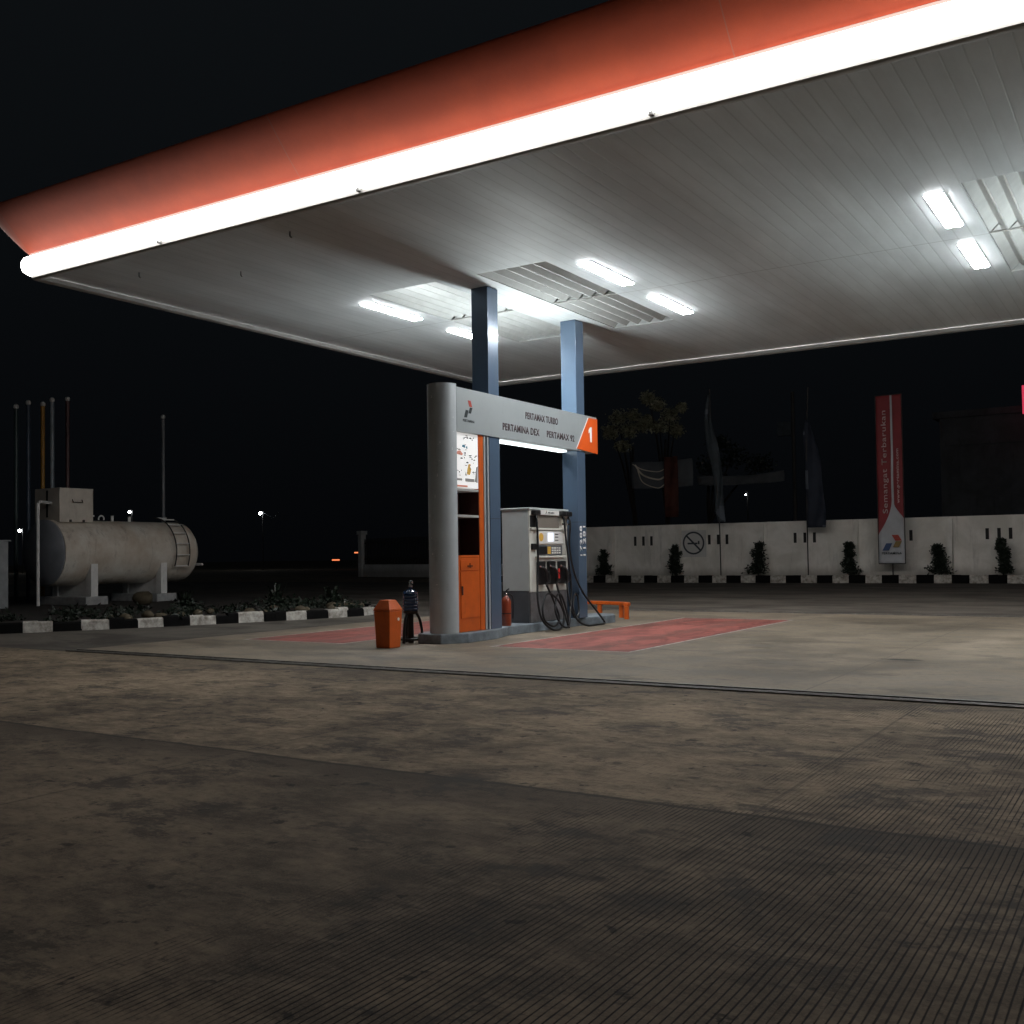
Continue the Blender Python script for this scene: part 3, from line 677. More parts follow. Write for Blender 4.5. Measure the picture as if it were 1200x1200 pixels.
paths = [
    [(f+.05, dy0+.15, 2.06), (f+.06, dy0+.16, 1.9), (f+.07, dy0+.17, 1.5), (f+.07, dy0+.14, 1.0), (f+.14, dy0+.02, .55), (f+.2, dy0+.06, .22), (f+.26, dy0+.32, .035), (f+.26, dy0+.62, .05), (f+.22, dy0+.80, .28), (f+.18, dy0+.62, .56), (f+.14, dy0+.36, .66), (f+.18, dy0+.12, .48), (f+.22, dy0+.10, .22), (f+.25, dy0+.38, .09), (f+.22, dy0+.62, .22), (f+.16, dy0+.52, .55), (f+.11, ny[0]+.03, .82)],
    [(f+.05, dy1-.27, 2.06), (f+.08, dy1-.26, 1.95), (f+.07, dy1-.20, 1.7), (f+.10, dy1-.15, 1.2), (f+.13, dy1-.12, .7), (f+.2, dy1-.30, .30), (f+.27, dy1-.50, .06), (f+.25, dy1-.72, .10), (f+.2, dy1-.84, .35), (f+.16, dy1-.70, .62), (f+.14, dy1-.50, .60), (f+.2, dy1-.40, .25), (f+.26, dy1-.46, .04), (f+.22, dy1-.58, .35), (f+.11, ny[1]+.03, .82)],
    [(f+.05, dy1-.06, 2.06), (f+.09, dy1-.05, 1.9), (f+.08, dy1-.08, 1.5), (f+.12, dy1+.02, 1.0), (f+.20, dy1+.22, .62), (f+.27, dy1+.62, .26), (f+.30, dy1+.86, .045), (f+.32, dy1+.55, .03), (f+.30, dy1+.15, .035), (f+.24, dy1-.12, .16), (f+.18, dy1-.16, .42), (f+.15, dy1-.02, .62), (f+.14, dy1+.1, .55), (f+.18, dy1+.06, .28), (f+.2, dy1-.14, .2), (f+.16, dy1-.26, .5), (f+.11, ny[2]+.03, .82)]]
for p in paths:
    h = MB().tube(spline(p, 9), .019, 8).build('hose', 'rubber', dsp, smooth=True)
    q = Vector(p[0]); MB().tube([q, q-Vector((-.005, 0, .07))], .026, 8).build('coupling', 'chrome', h, smooth=True); MB().tube([q-Vector((-.01, 0, .14)), q-Vector((-.012, 0, .17))], .026, 8).build('coupling', 'chrome', h, smooth=True)
rel(dsp)

# ------------------------------------------------------------------ small things round the island
ex = thing('fire_extinguisher', 'dull red fire extinguisher standing between a blue column and the fuel pump', 'extinguisher', (-9.50, 14.86, .161))
MB().lathe([(.078, 0), (.084, .01), (.084, .40), (.072, .45), (.04, .485), (.028, .50)], n=20).build('cylinder', 'extinguisher', ex, smooth=True)
MB().lathe([(.086, .20), (.086, .215)], n=20).build('band', 'black', ex, smooth=True)
m = MB(); m.lathe([(.026, .50), (.03, .52), (.03, .545), (.018, .56)], n=12); m.build('valve', 'chrome', ex, smooth=True)
m = MB(); m.tube([(-.02, 0, .555), (.03, -.02, .60), (.09, -.05, .625)], .012, 6); m.tube([(-.02, 0, .55), (.04, -.03, .57), (.09, -.05, .565)], .01, 6); m.build('lever', 'black', ex, smooth=True)
m = MB(); m.tube(spline([(.02, .03, .53), (.09, .05, .5), (.11, .05, .35), (.10, .05, .12)], 6), .011, 6); m.build('hose', 'rubber', ex, smooth=True)

bn = thing('trash_bin', 'orange litter bin with sloped hood standing left of the water jug', 'bin', (-9.82, 12.1, .0085))
def frustum(m, a, b, za, zb, mi=0):
    vs = [(sx*a, sy*a, za) for sx, sy in ((-1, -1), (1, -1), (1, 1), (-1, 1))]+[(sx*b, sy*b, zb) for sx, sy in ((-1, -1), (1, -1), (1, 1), (-1, 1))]
    return m.add(vs, [(3, 2, 1, 0), (4, 5, 6, 7), (0, 1, 5, 4), (1, 2, 6, 5), (2, 3, 7, 6), (3, 0, 4, 7)], mi)
frustum(MB(), .128, .15, 0, .545).build('body', 'orange', bn, bevel=.012)
m = MB(); frustum(m, .156, .156, .546, .565); frustum(m, .155, .085, .5655, .705); m.build('hood', 'orange', bn, bevel=.008)
m = MB().lathe([(.024, 0), (.024, .002)], (.149, .06, .42), 14, 'x'); m.build('sticker', 'white_panel', bn)

st = thing('jug_stand', 'black plastic stand with splayed legs under the blue water jug', 'stand', (-10.04, 12.93, .0085))
m = MB(); m.lathe([(.05, .44), (.115, .46), (.12, .50), (.10, .50), (.09, .47)], n=20); m.build('cradle', 'black', st, smooth=True)
for a in (30, 150, 270):
    c, s_ = math.cos(rad(a)), math.sin(rad(a))
    m = MB().tube(spline([(.09*c, .09*s_, .46), (.14*c, .14*s_, .36), (.17*c, .17*s_, .2), (.18*c, .18*s_, .05), (.185*c, .185*s_, .0)], 4), [.022]*17, 8); m.build('leg', 'black', st, smooth=True)
m = MB().lathe([(.045, .0), (.05, .02), (.045, .30), (.045, .455)], n=14); m.build('centre_post', 'black', st, smooth=True)
m = MB()
pts = [(.165*math.cos(2*PI*k/24), .165*math.sin(2*PI*k/24), .06) for k in range(25)]
m.tube(pts, .022, 8, cap=False); m.build('foot_ring', 'black', st, smooth=True)
jg = thing('water_jug', 'ribbed dark blue water jug on black stand beside the orange bin', 'water jug', (-10.04, 12.93, .50))
pr = [(.10, .0)]
for k in range(5):
    z = .02+k*.05; pr += [(.120, z), (.125, z+.02), (.108, z+.036)]
pr += [(.122, .27), (.105, .305), (.04, .335), (.03, .345), (.03, .375)]
MB().lathe(pr, n=24).build('bottle', 'blue_jug', jg, smooth=True)
m = MB(); m.lathe([(.036, .376), (.036, .40), (.02, .405), (.02, .44), (.03, .445), (.03, .455)], n=14); m.tube(spline([(0, 0, .45), (.0, 0, .47), (.05, -.02, .468), (.065, -.026, .43)], 4), .009, 6); m.build('pump_cap', 'clear', jg, smooth=True)

gr = thing('guard_rail', 'low orange guard rail on legs at the far end of the pump island', 'guard rail', (-9.8, 19.6, 0))
pth = [(-9.42, 19.28), (-9.50, 19.52), (-9.78, 19.75), (-10.35, 19.92), (-10.9, 19.98)]
m = MB(); vs = []
sp = spline([(a, b_, 0) for a, b_ in pth], 4)
for i, p in enumerate(sp):
    t = (sp[min(i+1, len(sp)-1)]-sp[max(i-1, 0)]).normalized(); nn = Vector((-t.y, t.x, 0))*.055
    for (sx, z) in ((-1, .27), (1, .27), (1, .34), (-1, .34)): q = p+nn*sx; vs.append((q.x, q.y, z))
fs = []
for i in range(len(sp)-1):
    for k in range(4): fs.append((i*4+k, i*4+(k+1) % 4, i*4+4+(k+1) % 4, i*4+4+k))
fs += [(3, 2, 1, 0), tuple((len(sp)-1)*4+k for k in range(4))]
m.add(vs, fs); m.build('rail', 'orange', gr, bevel=.01)
for a, b_ in ((-9.42, 19.31), (-9.74, 19.72), (-10.35, 19.92)):
    MB().box(a-.04, a+.04, b_-.04, b_+.04, .0, .272).build('leg', 'orange', gr, bevel=.008)
rel(gr)

# ------------------------------------------------------------------ storage tank yard (left)
tk = thing('storage_tank', 'grimy white cylindrical fuel tank lying on saddles behind the striped kerb', 'tank', (-26.5, 19.9, .2))
TX, TZ, TR = -26.5, 1.60, .93
m = MB(); m.lathe([(TR, 17.62), (TR, 19.95), (TR+.004, 19.97), (TR+.004, 20.0), (TR, 20.02), (TR, 22.05), (TR*.97, 22.2), (TR*.85, 22.33), (TR*.6, 22.42), (TR*.25, 22.46)], (TX, 0, TZ), 40, 'y'); m.build('shell', 'tank', tk, smooth=True)
m = MB(); m.lathe([(TR*1.004, 17.60), (TR*1.004, 17.56), (TR*.95, 17.50), (TR*.75, 17.40), (TR*.4, 17.33), (.05, 17.31)], (TX, 0, TZ), 40, 'y'); m.build('end_cap', 'tank_end_shade', tk, smooth=True)
for y in (18.55, 20.95):
    sd = MB()
    sd.box(-25.84, -25.62, y-.11, y+.11, .36, 1.28); sd.box(-27.4, -27.18, y-.11, y+.11, .36, 1.28)
    sd.add([(-27.17, y-.06, .36), (-25.85, y-.06, .36), (-25.85, y-.06, 1.0), (-26.5, y-.06, .66), (-27.17, y-.06, 1.0), (-27.17, y+.06, .36), (-25.85, y+.06, .36), (-25.85, y+.06, 1.0), (-26.5, y+.06, .66), (-27.17, y+.06, 1.0)], [(0, 1, 2, 3, 4), (9, 8, 7, 6, 5), (0, 5, 6, 1), (1, 6, 7, 2), (2, 7, 8, 3), (3, 8, 9, 4), (4, 9, 5, 0)])
    s_ = sd.build('saddle', 'tank_white', tk)
    MB().box(-27.55, -25.42, y-.42, y+.30, .12, .358).build('footing', 'footing', s_, bevel=.02)
bxx = MB().box(-27.2, -26.05, 17.75, 18.82, 2.46, 3.42).build('valve_box', 'tank_box', tk, bevel=.012)
m = MB().tube([(-26.045, 18.15, 3.10), (-26.0, 18.15, 3.02), (-26.0, 18.45, 3.02), (-26.045, 18.45, 3.10)], .014, 6); m.build('handle', 'dark_iron', bxx)
for y in (18.08, 18.5): MB().box(-26.049, -26.02, y-.03, y+.03, 2.46, 2.53).build('hinge', 'dark_iron', bxx)
MB().box(-26.66, -26.58, 17.742, 17.749, 2.6, 3.36).build('slot', 'slot_dark', bxx)
m = MB()
for k, (y, h, r_) in enumerate(((19.05, .16, .04), (19.75, .16, .04), (20.35, .14, .045))):
    v = MB().lathe([(r_, TZ+TR-.03), (r_, TZ+TR+h*.7), (r_*1.9 if k == 0 else r_*1.1, TZ+TR+h*.72), (r_*1.9 if k == 0 else r_*1.1, TZ+TR+h)], (TX+.05, y, 0), 12); v.build('vent', 'tank_white', tk, smooth=True)
m = MB().tube([(TX+.05+.0, 19.38+.09*math.cos(a), TZ+TR+.06+.09*math.sin(a)) for a in [PI*k/8 for k in range(-1, 10)]], .02, 6); m.build('lifting_lug', 'tank_white', tk, smooth=True)
# curved ladder
arc = [rad(a) for a in range(-24, 92, 6)]
def lad(y, a, r=TR+.13): return (TX+r*math.cos(a), y, TZ+r*math.sin(a))
la = MB()
for y in (21.28, 21.78): la.tube([lad(y, a) for a in arc], .02, 6)
lo = la.build('ladder', 'dark_iron', tk, smooth=True)
la = MB()
for a in range(-24, 92, 19): la.tube([lad(21.28, rad(a)), lad(21.78, rad(a))], .018, 6)
la.build('rung', 'tank_white', lo, smooth=True)
m = MB().tube([(-26.2, 22.4, 1.2), (-26.2, 22.62, 1.2), (-25.9, 22.66, 1.2)], .04, 8); m.tube([(-26.25, 22.4, 1.1), (-26.25, 22.62, 1.1)], .03, 8); m.build('outlet_pipe', 'tank_white', tk, smooth=True)
m = MB().tube([(-26.5, 17.85, 3.0), (-26.1, 17.18, 3.0), (-26.06, 17.10, 2.93), (-26.06, 17.10, .15)], .045, 8); m.build('fill_pipe', 'tank_white', tk, smooth=True)
rel(tk)
for i, (y, z, mt, lab) in enumerate(((19.58, 6.36, 'pole_teal', 'dark teal vent pole, farthest left beside the grey cabinet'), (20.0, 6.53, 'pole_blue', 'dark blue grey vent pole just left of the ochre pole'),
        (20.51, 6.54, 'pole_yellow', 'ochre yellow vent pole behind the tank'), (20.85, 6.72, 'pole_pale', 'pale blue grey vent pole rising behind the valve box'),
        (21.42, 6.82, 'pole_maroon', 'dark maroon vent pole right of the pale one'), (25.33, 6.63, 'pole_grey', 'lone grey vent pole behind the tank ladder'))):
    t = thing('vent_pole', lab, 'vent pole', (-31, y, 0), 'vent poles behind the tank')
    MB().tube([(0, 0, .0), (0, 0, z-.1)], .065, 10).build('pipe', mt, t, smooth=True)
    MB().lathe([(.06, z-.1), (.08, z-.07), (.08, z), (.05, z+.04), (.01, z+.05)], n=12).build('vent_cap', 'tank_white', t, smooth=True)
cb = thing('utility_cabinet', 'plain grey utility cabinet at the left picture edge beside the tank', 'cabinet', (-26, 15.3, .15))
MB().box(-27.2, -25.7, 14.3, 16.02, .15, 1.90).build('box', 'cab_grey', cb, bevel=.012)
MB().box(-27.25, -25.65, 14.25, 16.07, 1.901, 1.94).build('lid', 'cab_grey', cb, bevel=.008)
MB().box(-25.699, -25.68, 14.4, 15.9, .25, 1.8).build('door', 'cab_grey', cb, bevel=.006)
rel(cb)

# kerb (curved, left), painted black and white block by block
kp_ = spline([(-20.6, 8.2, 0), (-19.4, 10.3, 0), (-18.2, 12.3, 0), (-17.2, 14.2, 0), (-16.45, 16.0, 0), (-15.9, 17.6, 0), (-15.75, 18.7, 0), (-16.2, 19.6, 0), (-17.3, 20.3, 0), (-19.5, 21.2, 0)], 24)
def resample(P, step):
    out = [P[0]]; acc = 0; 
    for i in range(1, len(P)):
        d = (P[i]-P[i-1]).length
        while acc+d >= step:
            t = (step-acc)/d; q = P[i-1].lerp(P[i], t); out.append(q); P[i-1] = q; d = (P[i]-q).length; acc = 0
        acc += d
    return out
kq = resample([p.copy() for p in kp_], .262)
def kerb(path, per, name, h=.19, w=.17, jit=.012):
    m = MB(); rnd = random.Random(4)
    N = len(path); vs = []
    for i in range(N-1):
        a, c = path[i], path[i+1]; t = (c-a).normalized(); nn = Vector((-t.y, t.x, 0))
        mi = (i//per) % 2; e = .004 if i % per == per-1 else 0
        hh = h+rnd.uniform(-jit, jit); a = a+t*(rnd.uniform(-1.5, 1.5)*jit if i % per == 0 and i else 0)+nn*rnd.uniform(-.3, .3)*jit
        pts = []
        for q in (a, c-t*e):
            pts += [q, q+Vector((0, 0, hh-.03))+nn*.015, q+nn*.045+Vector((0, 0, hh)), q+nn*w+Vector((0, 0, hh)), q+nn*w]
        m.add(pts, [(0, 5, 6, 1), (1, 6, 7, 2), (2, 7, 8, 3), (3, 8, 9, 4), (0, 1, 2, 3, 4), (9, 8, 7, 6, 5)], 1-mi)
    return struct(m.build(name, ['kerb_black', 'kerb_white']))
kerb(kq, 2, 'kerb', h=.20, jit=.028)
# soil bed behind it
bedp = [(p.x, p.y) for p in kp_[::6]]
ins = []
for i, (x, y) in enumerate(bedp):
    a = Vector(bedp[max(i-1, 0)]); c = Vector(bedp[min(i+1, len(bedp)-1)]); t = (c-a).normalized(); ins.append((x-t.y*.12, y+t.x*.12))
back = [(-24, 23.5), (-34, 27), (-36, 14), (-30, 5)]
bm_ = bmesh.new(); vv = [bm_.verts.new((x, y, .13)) for x, y in ins+back]; bm_.faces.new(vv); bmesh.ops.triangulate(bm_, faces=bm_.faces[:])
me = bpy.data.meshes.new('planting_bed'); bm_.to_mesh(me); bm_.free(); me.materials.append(M['soil']); bo = bpy.data.objects.new('planting_bed', me); COL.objects.link(bo); struct(bo)

def leaf_cloud(m, centres, n, size, rnd, droop=0.0, asp=.45):
    for _ in range(n):
        c, rx, ry, rz = rnd.choice(centres)
        while True:
            p = Vector((rnd.uniform(-1, 1), rnd.uniform(-1, 1), rnd.uniform(-1, 1)))
            if p.length <= 1: break
        p = p*(.55+.45*rnd.random()); q = Vector((c[0]+p.x*rx, c[1]+p.y*ry, c[2]+p.z*rz))
        d = Vector((rnd.gauss(0, 1), rnd.gauss(0, 1), rnd.gauss(0, .7)-droop)).normalized(); e = d.cross(Vector((rnd.gauss(0, 1), rnd.gauss(0, 1), rnd.gauss(0, 1)))).normalized()
        s_ = size*rnd.uniform(.6, 1.3)
        m.add([q, q+d*s_*.5+e*s_*asp*.5, q+d*s_, q+d*s_*.5-e*s_*asp*.5], [(0, 1, 2, 3)])
rnd = random.Random(5)
# low ground cover as one mass
m = MB(); cs = []
for k in range(60):
    i = rnd.randrange(6, len(ins)-8); x, y = ins[i]; d = rnd.uniform(.3, 4.5)
    cs.append(((x-d, y+d*.25+rnd.uniform(-.3, .3), .16), .45, .45, .14+.08*rnd.random()))
leaf_cloud(m, cs, 3800, .13, rnd)
struct(m.build('ground_cover', 'leaf_dark', fix=False), 'stuff')
# edging stones
def rock(r, seed):
    bm = bmesh.new(); bmesh.ops.create_icosphere(bm, subdivisions=2, radius=r)
    for v in bm.verts:
        k = 1+.28*mnoise.noise(v.co*(2.2/r*.5)+Vector((seed*7.1, seed*3.3, 0))); v.co = Vector((v.co.x*k*1.15, v.co.y*k, v.co.z*k*.75))
    me = bpy.data.meshes.new('garden_stone'); bm.to_mesh(me); bm.free()
    for p in me.polygons: p.use_smooth = True
    me.materials.append(M['stone']); return me
rk = [rock(.17, k) for k in range(5)]
cnt = 0
for i in range(8, len(ins)-10):
    for rep in range(2):
        if rnd.random() < .45: continue
        x, y = ins[i]; d = .55+rep*.75+rnd.uniform(-.15, .2)
        o = bpy.data.objects.new('garden_stone', rk[cnt % 5]); COL.objects.link(o); cnt += 1
        o.location = (x-d, y+d*.3+rnd.uniform(-.2, .2), .18); o.rotation_euler = (0, 0, rnd.uniform(0, 6)); s_ = rnd.uniform(.45, .85); o.scale = (s_, s_, s_)
        tag(o, 'small rounded ochre stone edging the dark planting bed behind the kerb', 'stone', 'stones edging the planting bed')
o = bpy.data.objects.new('garden_boulder', rock(.28, 9)); COL.objects.link(o); o.location = (-24.0, 18.9, .3); tag(o, 'large flat ochre rock under the middle of the tank', 'rock')
for k, (x, y, h, lab) in enumerate(((-18.6, 18.6, .75, 'spiky dark shrub in the bed, nearest the end of the kerb'), (-19.6, 16.6, .6, 'low dark shrub in the bed behind the striped kerb, right of the tank'), (-17.4, 19.3, .65, 'dark shrub at the rounded end of the planting bed'))):
    t = thing('shrub', lab, 'shrub', (x, y, .13), 'shrubs in the planting bed')
    m = MB()
    for q in range(26):
        a = rnd.uniform(0, 2*PI); l = h*rnd.uniform(.6, 1.1); c, s_ = math.cos(a)*rnd.uniform(.3, .9), math.sin(a)*rnd.uniform(.3, .9)
        w = Vector((-s_, c, 0)).normalized()*.03
        p0, p1, p2 = Vector((0, 0, 0)), Vector((c*l*.5, s_*l*.5, l*.75)), Vector((c*l*.95, s_*l*.95, l*.8))
        m.add([p0-w*.5, p0+w*.5, p1+w, p1-w, p2], [(0, 1, 2, 3), (3, 2, 4)])
    leaf_cloud(m, [((0, 0, .2), .4, .4, .2)], 160, .12, rnd)
    m.build('foliage', 'leaf_dark', t, fix=False)
    MB().tube([(0, 0, 0), (0.02, 0, .25)], .025, 6).build('stem', 'bark', t)

# ------------------------------------------------------------------ back wall, its kerb and what stands there
WY = 46.0; WZ = 2.64; K = .844
wl = thing('boundary_wall', 'long white boundary wall with buttresses and small vent slots', 'wall', (-15, WY, 0))
m = MB().box(-29, 8, WY, WY+.18, 0, WZ); m.build('panel', 'wall', wl)
MB().box(-29, 8, WY-.03, WY+.21, WZ+.001, WZ+.05).build('coping', 'wall', wl)
for x in (-27.4*K, -23.2*K, -18.45*K, -13.5*K, -9.0*K, -4.4*K, 0.2*K):
    # sloping buttress: deep at the foot, thin at the top
    m = MB().prism([(WY-.62, .25), (WY-.002, .25), (WY-.002, WZ-.02), (WY-.06, WZ-.02)], x-.11, x+.11, 'x'); m.build('buttress', 'wall', wl)
m = MB()
for c in (-25.44, -20.93, -16.14, -11.33, -6.82, -2.3, 2.0):
    for d in (-.52, 0, .50):
        x = (c+d)*K; m.box(x-.065, x+.065, WY-.004, WY+.01, 1.72, 2.17)
m.build('vent_slot', 'slot_dark', wl)
rel(wl)
ns = thing('no_smoking_sign', 'square no smoking sign fixed to the white wall', 'sign', (-22.4*K, WY-.02, 1.7))
cx_, cz_ = -22.36*K, 1.80
MB().box(cx_-.68, cx_+.62, WY-.05, WY-.007, cz_-.66, cz_+.60).build('plate', mat('sign_plate', (.62, .62, .60), .6, var=.15, vscale=2), ns)
m = MB(); n = 36
for k in range(n):
    a0, a1 = 2*PI*k/n, 2*PI*(k+1)/n
    m.add([(cx_+r_*math.cos(a), WY-.053, cz_+r_*math.sin(a)) for r_, a in ((.54, a0), (.54, a1), (.46, a1), (.46, a0))], [(0, 1, 2, 3)])
m.add([(cx_-.36, WY-.0545, cz_+.30), (cx_-.30, WY-.0545, cz_+.36), (cx_+.36, WY-.0545, cz_-.30), (cx_+.30, WY-.0545, cz_-.36)], [(0, 1, 2, 3)])
m.add([(cx_-.30, WY-.053, cz_-.06), (cx_+.20, WY-.053, cz_-.06), (cx_+.20, WY-.053, cz_+.02), (cx_-.30, WY-.053, cz_+.02)], [(0, 1, 2, 3)])
m.add([(cx_+.22, WY-.053, cz_-.06), (cx_+.30, WY-.053, cz_-.06), (cx_+.30, WY-.053, cz_+.10), (cx_+.22, WY-.053, cz_+.10)], [(0, 1, 2, 3)])
m.build('symbol', 'ink', ns, fix=False); rel(ns)
kb = [Vector((-29.0+k*.33, 43.75, 0)) for k in range(int(37.6/.33))]
kerb(kb, 2, 'kerb', h=.33, w=.2, jit=.008)
struct(MB().box(-29, 8.5, 43.95, 45.99, 0, .27).build('verge', 'soil'))
def conifer(x, h, w, seed, lab):
    r2 = random.Random(seed); t = thing('conical_shrub', lab, 'shrub', (x, 45.0, .27), 'clipped shrubs along the wall')
    m = MB(); cs = []
    for k in range(9):
        z = h*(.14+.80*k/8); r_ = w*1.25*(1.0-.62*(k/8))*r2.uniform(.55, 1.35)
        cs.append(((r2.uniform(-.08, .08), r2.uniform(-.08, .08), z), r_, r_, h*.10))
    leaf_cloud(m, cs, 1900, .13, r2); m.build('crown', 'leaf_dark', t, fix=False)
    MB().tube([(0, 0, 0), (0, 0, h*.8)], [.035, .012], 6).build('trunk', 'bark', t)
for k, (x, h, w, lab) in enumerate(((-27.7, 1.25, .34, 'small dark conical shrub by the wall just right of the blue column'), (-23.2, 1.42, .36, 'dark clipped shrub below and left of the no smoking sign'), (-18.5, 1.48, .40, 'dark lopsided shrub before the wall between the two drooping flags'),
        (-13.7, 1.42, .36, 'dark shrub by the wall between the navy flag and the red banner'), (-9.45, 1.25, .42, 'cone shaped dark shrub right of the red banner'), (-6.6, 1.45, .36, 'two lobed dark shrub by the wall, nearest the right picture edge'))):
    conifer(x*.835, h, w, 20+k, lab)
# feather flags
def flag(lab, pole, cl, mt, seed):
    t = thing('feather_flag', lab, 'flag', (pole[0][0], 44.55, .27), 'feather flags along the wall')
    pp = [Vector((x, 44.55, z)) for x, z in pole]
    MB().tube(spline(pp, 6), .028, 6).build('pole', 'dark_iron', t, smooth=True)
    r2 = random.Random(seed); vs = []
    L = spline([(a, z, 0) for a, bb, z in cl], 6); Rr = spline([(bb, z, 0) for a, bb, z in cl], 6); W = 6
    for i in range(len(L)):
        for k in range(W+1):
            u = k/W; x = L[i].x*(1-u)+Rr[i].x*u; z = L[i].y*(1-u)+Rr[i].y*u
            vs.append((x, 44.52-.10*math.sin(u*7+i*.35)*u-.04*math.sin(i*.5), z))
    fs = [(i*(W+1)+k, i*(W+1)+k+1, (i+1)*(W+1)+k+1, (i+1)*(W+1)+k) for i in range(len(L)-1) for k in range(W)]
    mi = [1 if (mnoise.noise(Vector((vs[f_[0]][0]*1.4+seed, 0, vs[f_[0]][2]*1.1))) > .42) else 0 for f_ in fs]
    m = MB(); m.v = vs; m.f = [list(f_) for f_ in fs]; m.mi = mi
    o = m.build('cloth', [mt, 'flag_mark'], t, smooth=True, fix=False)
    sl = o.modifiers.new('thick', 'SOLIDIFY'); sl.thickness = .01
    rel(t)
g = .82
flag('drooping grey feather flag on a bent pole right of the no smoking sign', [(-20.75*g, .2), (-20.78*g, 2.6), (-20.95*g, 5.0), (-21.15*g, 7.2), (-21.2*g, 8.75)],
     [(-21.32*g, -21.16*g, 8.5), (-21.52*g, -21.08*g, 7.2), (-21.42*g, -20.80*g, 6.2), (-21.15*g, -20.55*g, 5.2), (-21.0*g, -20.50*g, 4.0), (-20.95*g, -20.5*g, 3.2), (-20.85*g, -20.4*g, 2.72)], 'flag_teal', 3)
flag('drooping navy feather flag on a straight pole left of the red banner', [(-15.95*g, .2), (-15.95*g, 3), (-15.9*g, 6), (-15.75*g, 8.4)],
     [(-15.92*g, -15.7*g, 7.0), (-16.05*g, -15.45*g, 6.2), (-15.98*g, -15.2*g, 5.2), (-15.96*g, -15.05*g, 4.0), (-15.95*g, -14.95*g, 3.0), (-15.9*g, -15.0*g, 2.35)], 'flag_navy', 8)
# red banner
bnr = thing('vertical_banner', 'tall dark red banner with white script and pale foot on a pole', 'banner', (-9.75, 44.5, .27))
bx0, bx1, bz0, bz1 = -12.33*g, -11.10*g, .80, 7.72; BY = 44.5
def wav(x, z): return BY-.03*math.sin(z*1.3+x*3)-.02*math.sin(z*3.1+1)
def clothpanel(fl, fr, name, mt, off, par=bnr, nz=60, nu=6):
    m = MB(); vs = []
    for i in range(nz+1):
        z = bz0+(bz1-bz0)*i/nz; a, b_ = fl(z), fr(z)
        for k in range(nu+1): x = a+(b_-a)*k/nu; vs.append((x, wav(x, z)-off, z))
    fs = [(i*(nu+1)+k, i*(nu+1)+k+1, (i+1)*(nu+1)+k+1, (i+1)*(nu+1)+k) for i in range(nz) for k in range(nu)]
    o = m.add(vs, fs).build(name, mt, par, smooth=True, fix=False); s_ = o.modifiers.new('thick', 'SOLIDIFY'); s_.thickness = .004; s_.offset = 1; return o
W_ = bx1-bx0
clothpanel(lambda z: bx0, lambda z: bx1, 'sheet', 'banner_white', 0)
def lt(z):
    zz = (z-bz0)/(bz1-bz0); 
    return bx0+W_*(.42 if zz > .40 else max(.0, .42-.42*((.40-zz)/.215)**2.2) if zz > .185 else 0)
def rt(z):
    zz = (z-bz0)/(bz1-bz0)
    return bx0+W_*(.56+ (0 if zz > .34 else min(.44, .44*((.34-zz)/.075)**1.3)))
def s1(z): return bx0+W_*(.54+.02*math.sin(z*.5)) if True else 0
def lt2(z):
    zz = (z-bz0)/(bz1-bz0); full = .56-.02*(1-zz)
    return bx0+W_*(full if zz > .38 else max(0.0, full*(1-((.38-zz)/.205)**1.8)) if zz > .175 else 0)
def rt2(z):
    zz = (z-bz0)/(bz1-bz0); full = .64
    return bx0+W_*(full if zz > .345 else min(1.0, full+.36*((.345-zz)/.075)**1.2))
clothpanel(lambda z: bx0, lt2, 'red_field', 'banner_red', .004); clothpanel(rt2, lambda z: bx1, 'red_field', 'banner_red', .004)
lettering('Semangat Terbarukan', 'banner_txt', bnr, (bx0+.20*W_, bx0+.46*W_, 2.85, 7.1), 'y', BY-.065, rot=True, bold=.01)
lettering('www.pertamina.com', 'banner_txt', bnr, (bx0+.76*W_, bx0+.90*W_, 3.25, 5.5), 'y', BY-.065, rot=True, bold=.03)
sx = bx0+W_*.5; 
for poly, mt in ((((-.36, 1.32), (-.10, 1.32), (.04, 1.62), (-.20, 1.62)), 'logo_blue'), (((.06, 1.46), (.30, 1.46), (.42, 1.70), (.18, 1.70)), 'logo_gold'), (((.16, 1.72), (.42, 1.72), (.28, 1.96), (.02, 1.96)), 'logo_red')):
    MB().prism([(sx+a, z) for a, z in poly], BY-.062, BY-.066, 'y').build('logo', mt, bnr)
lettering('PERTAMINA', 'logo_dark', bnr, (bx0+.12*W_, bx0+.90*W_, 1.16, 1.26), 'y', BY-.06, bold=.009)
m = MB(); 
for a in (bx0-.02, bx1+.02): m.tube([(a, BY+.02, bz0-.02), (a, BY+.02, bz1+.02)], .02, 6)
for z in (bz0-.02, bz1+.02): m.tube([(bx0-.02, BY+.02, z), (bx1+.02, BY+.02, z)], .02, 6)
m.tube([((bx0+bx1)/2, BY+.12, .1), ((bx0+bx1)/2, BY+.12, bz1)], .03, 8); m.build('frame', 'dark_iron', bnr)
rel(bnr)

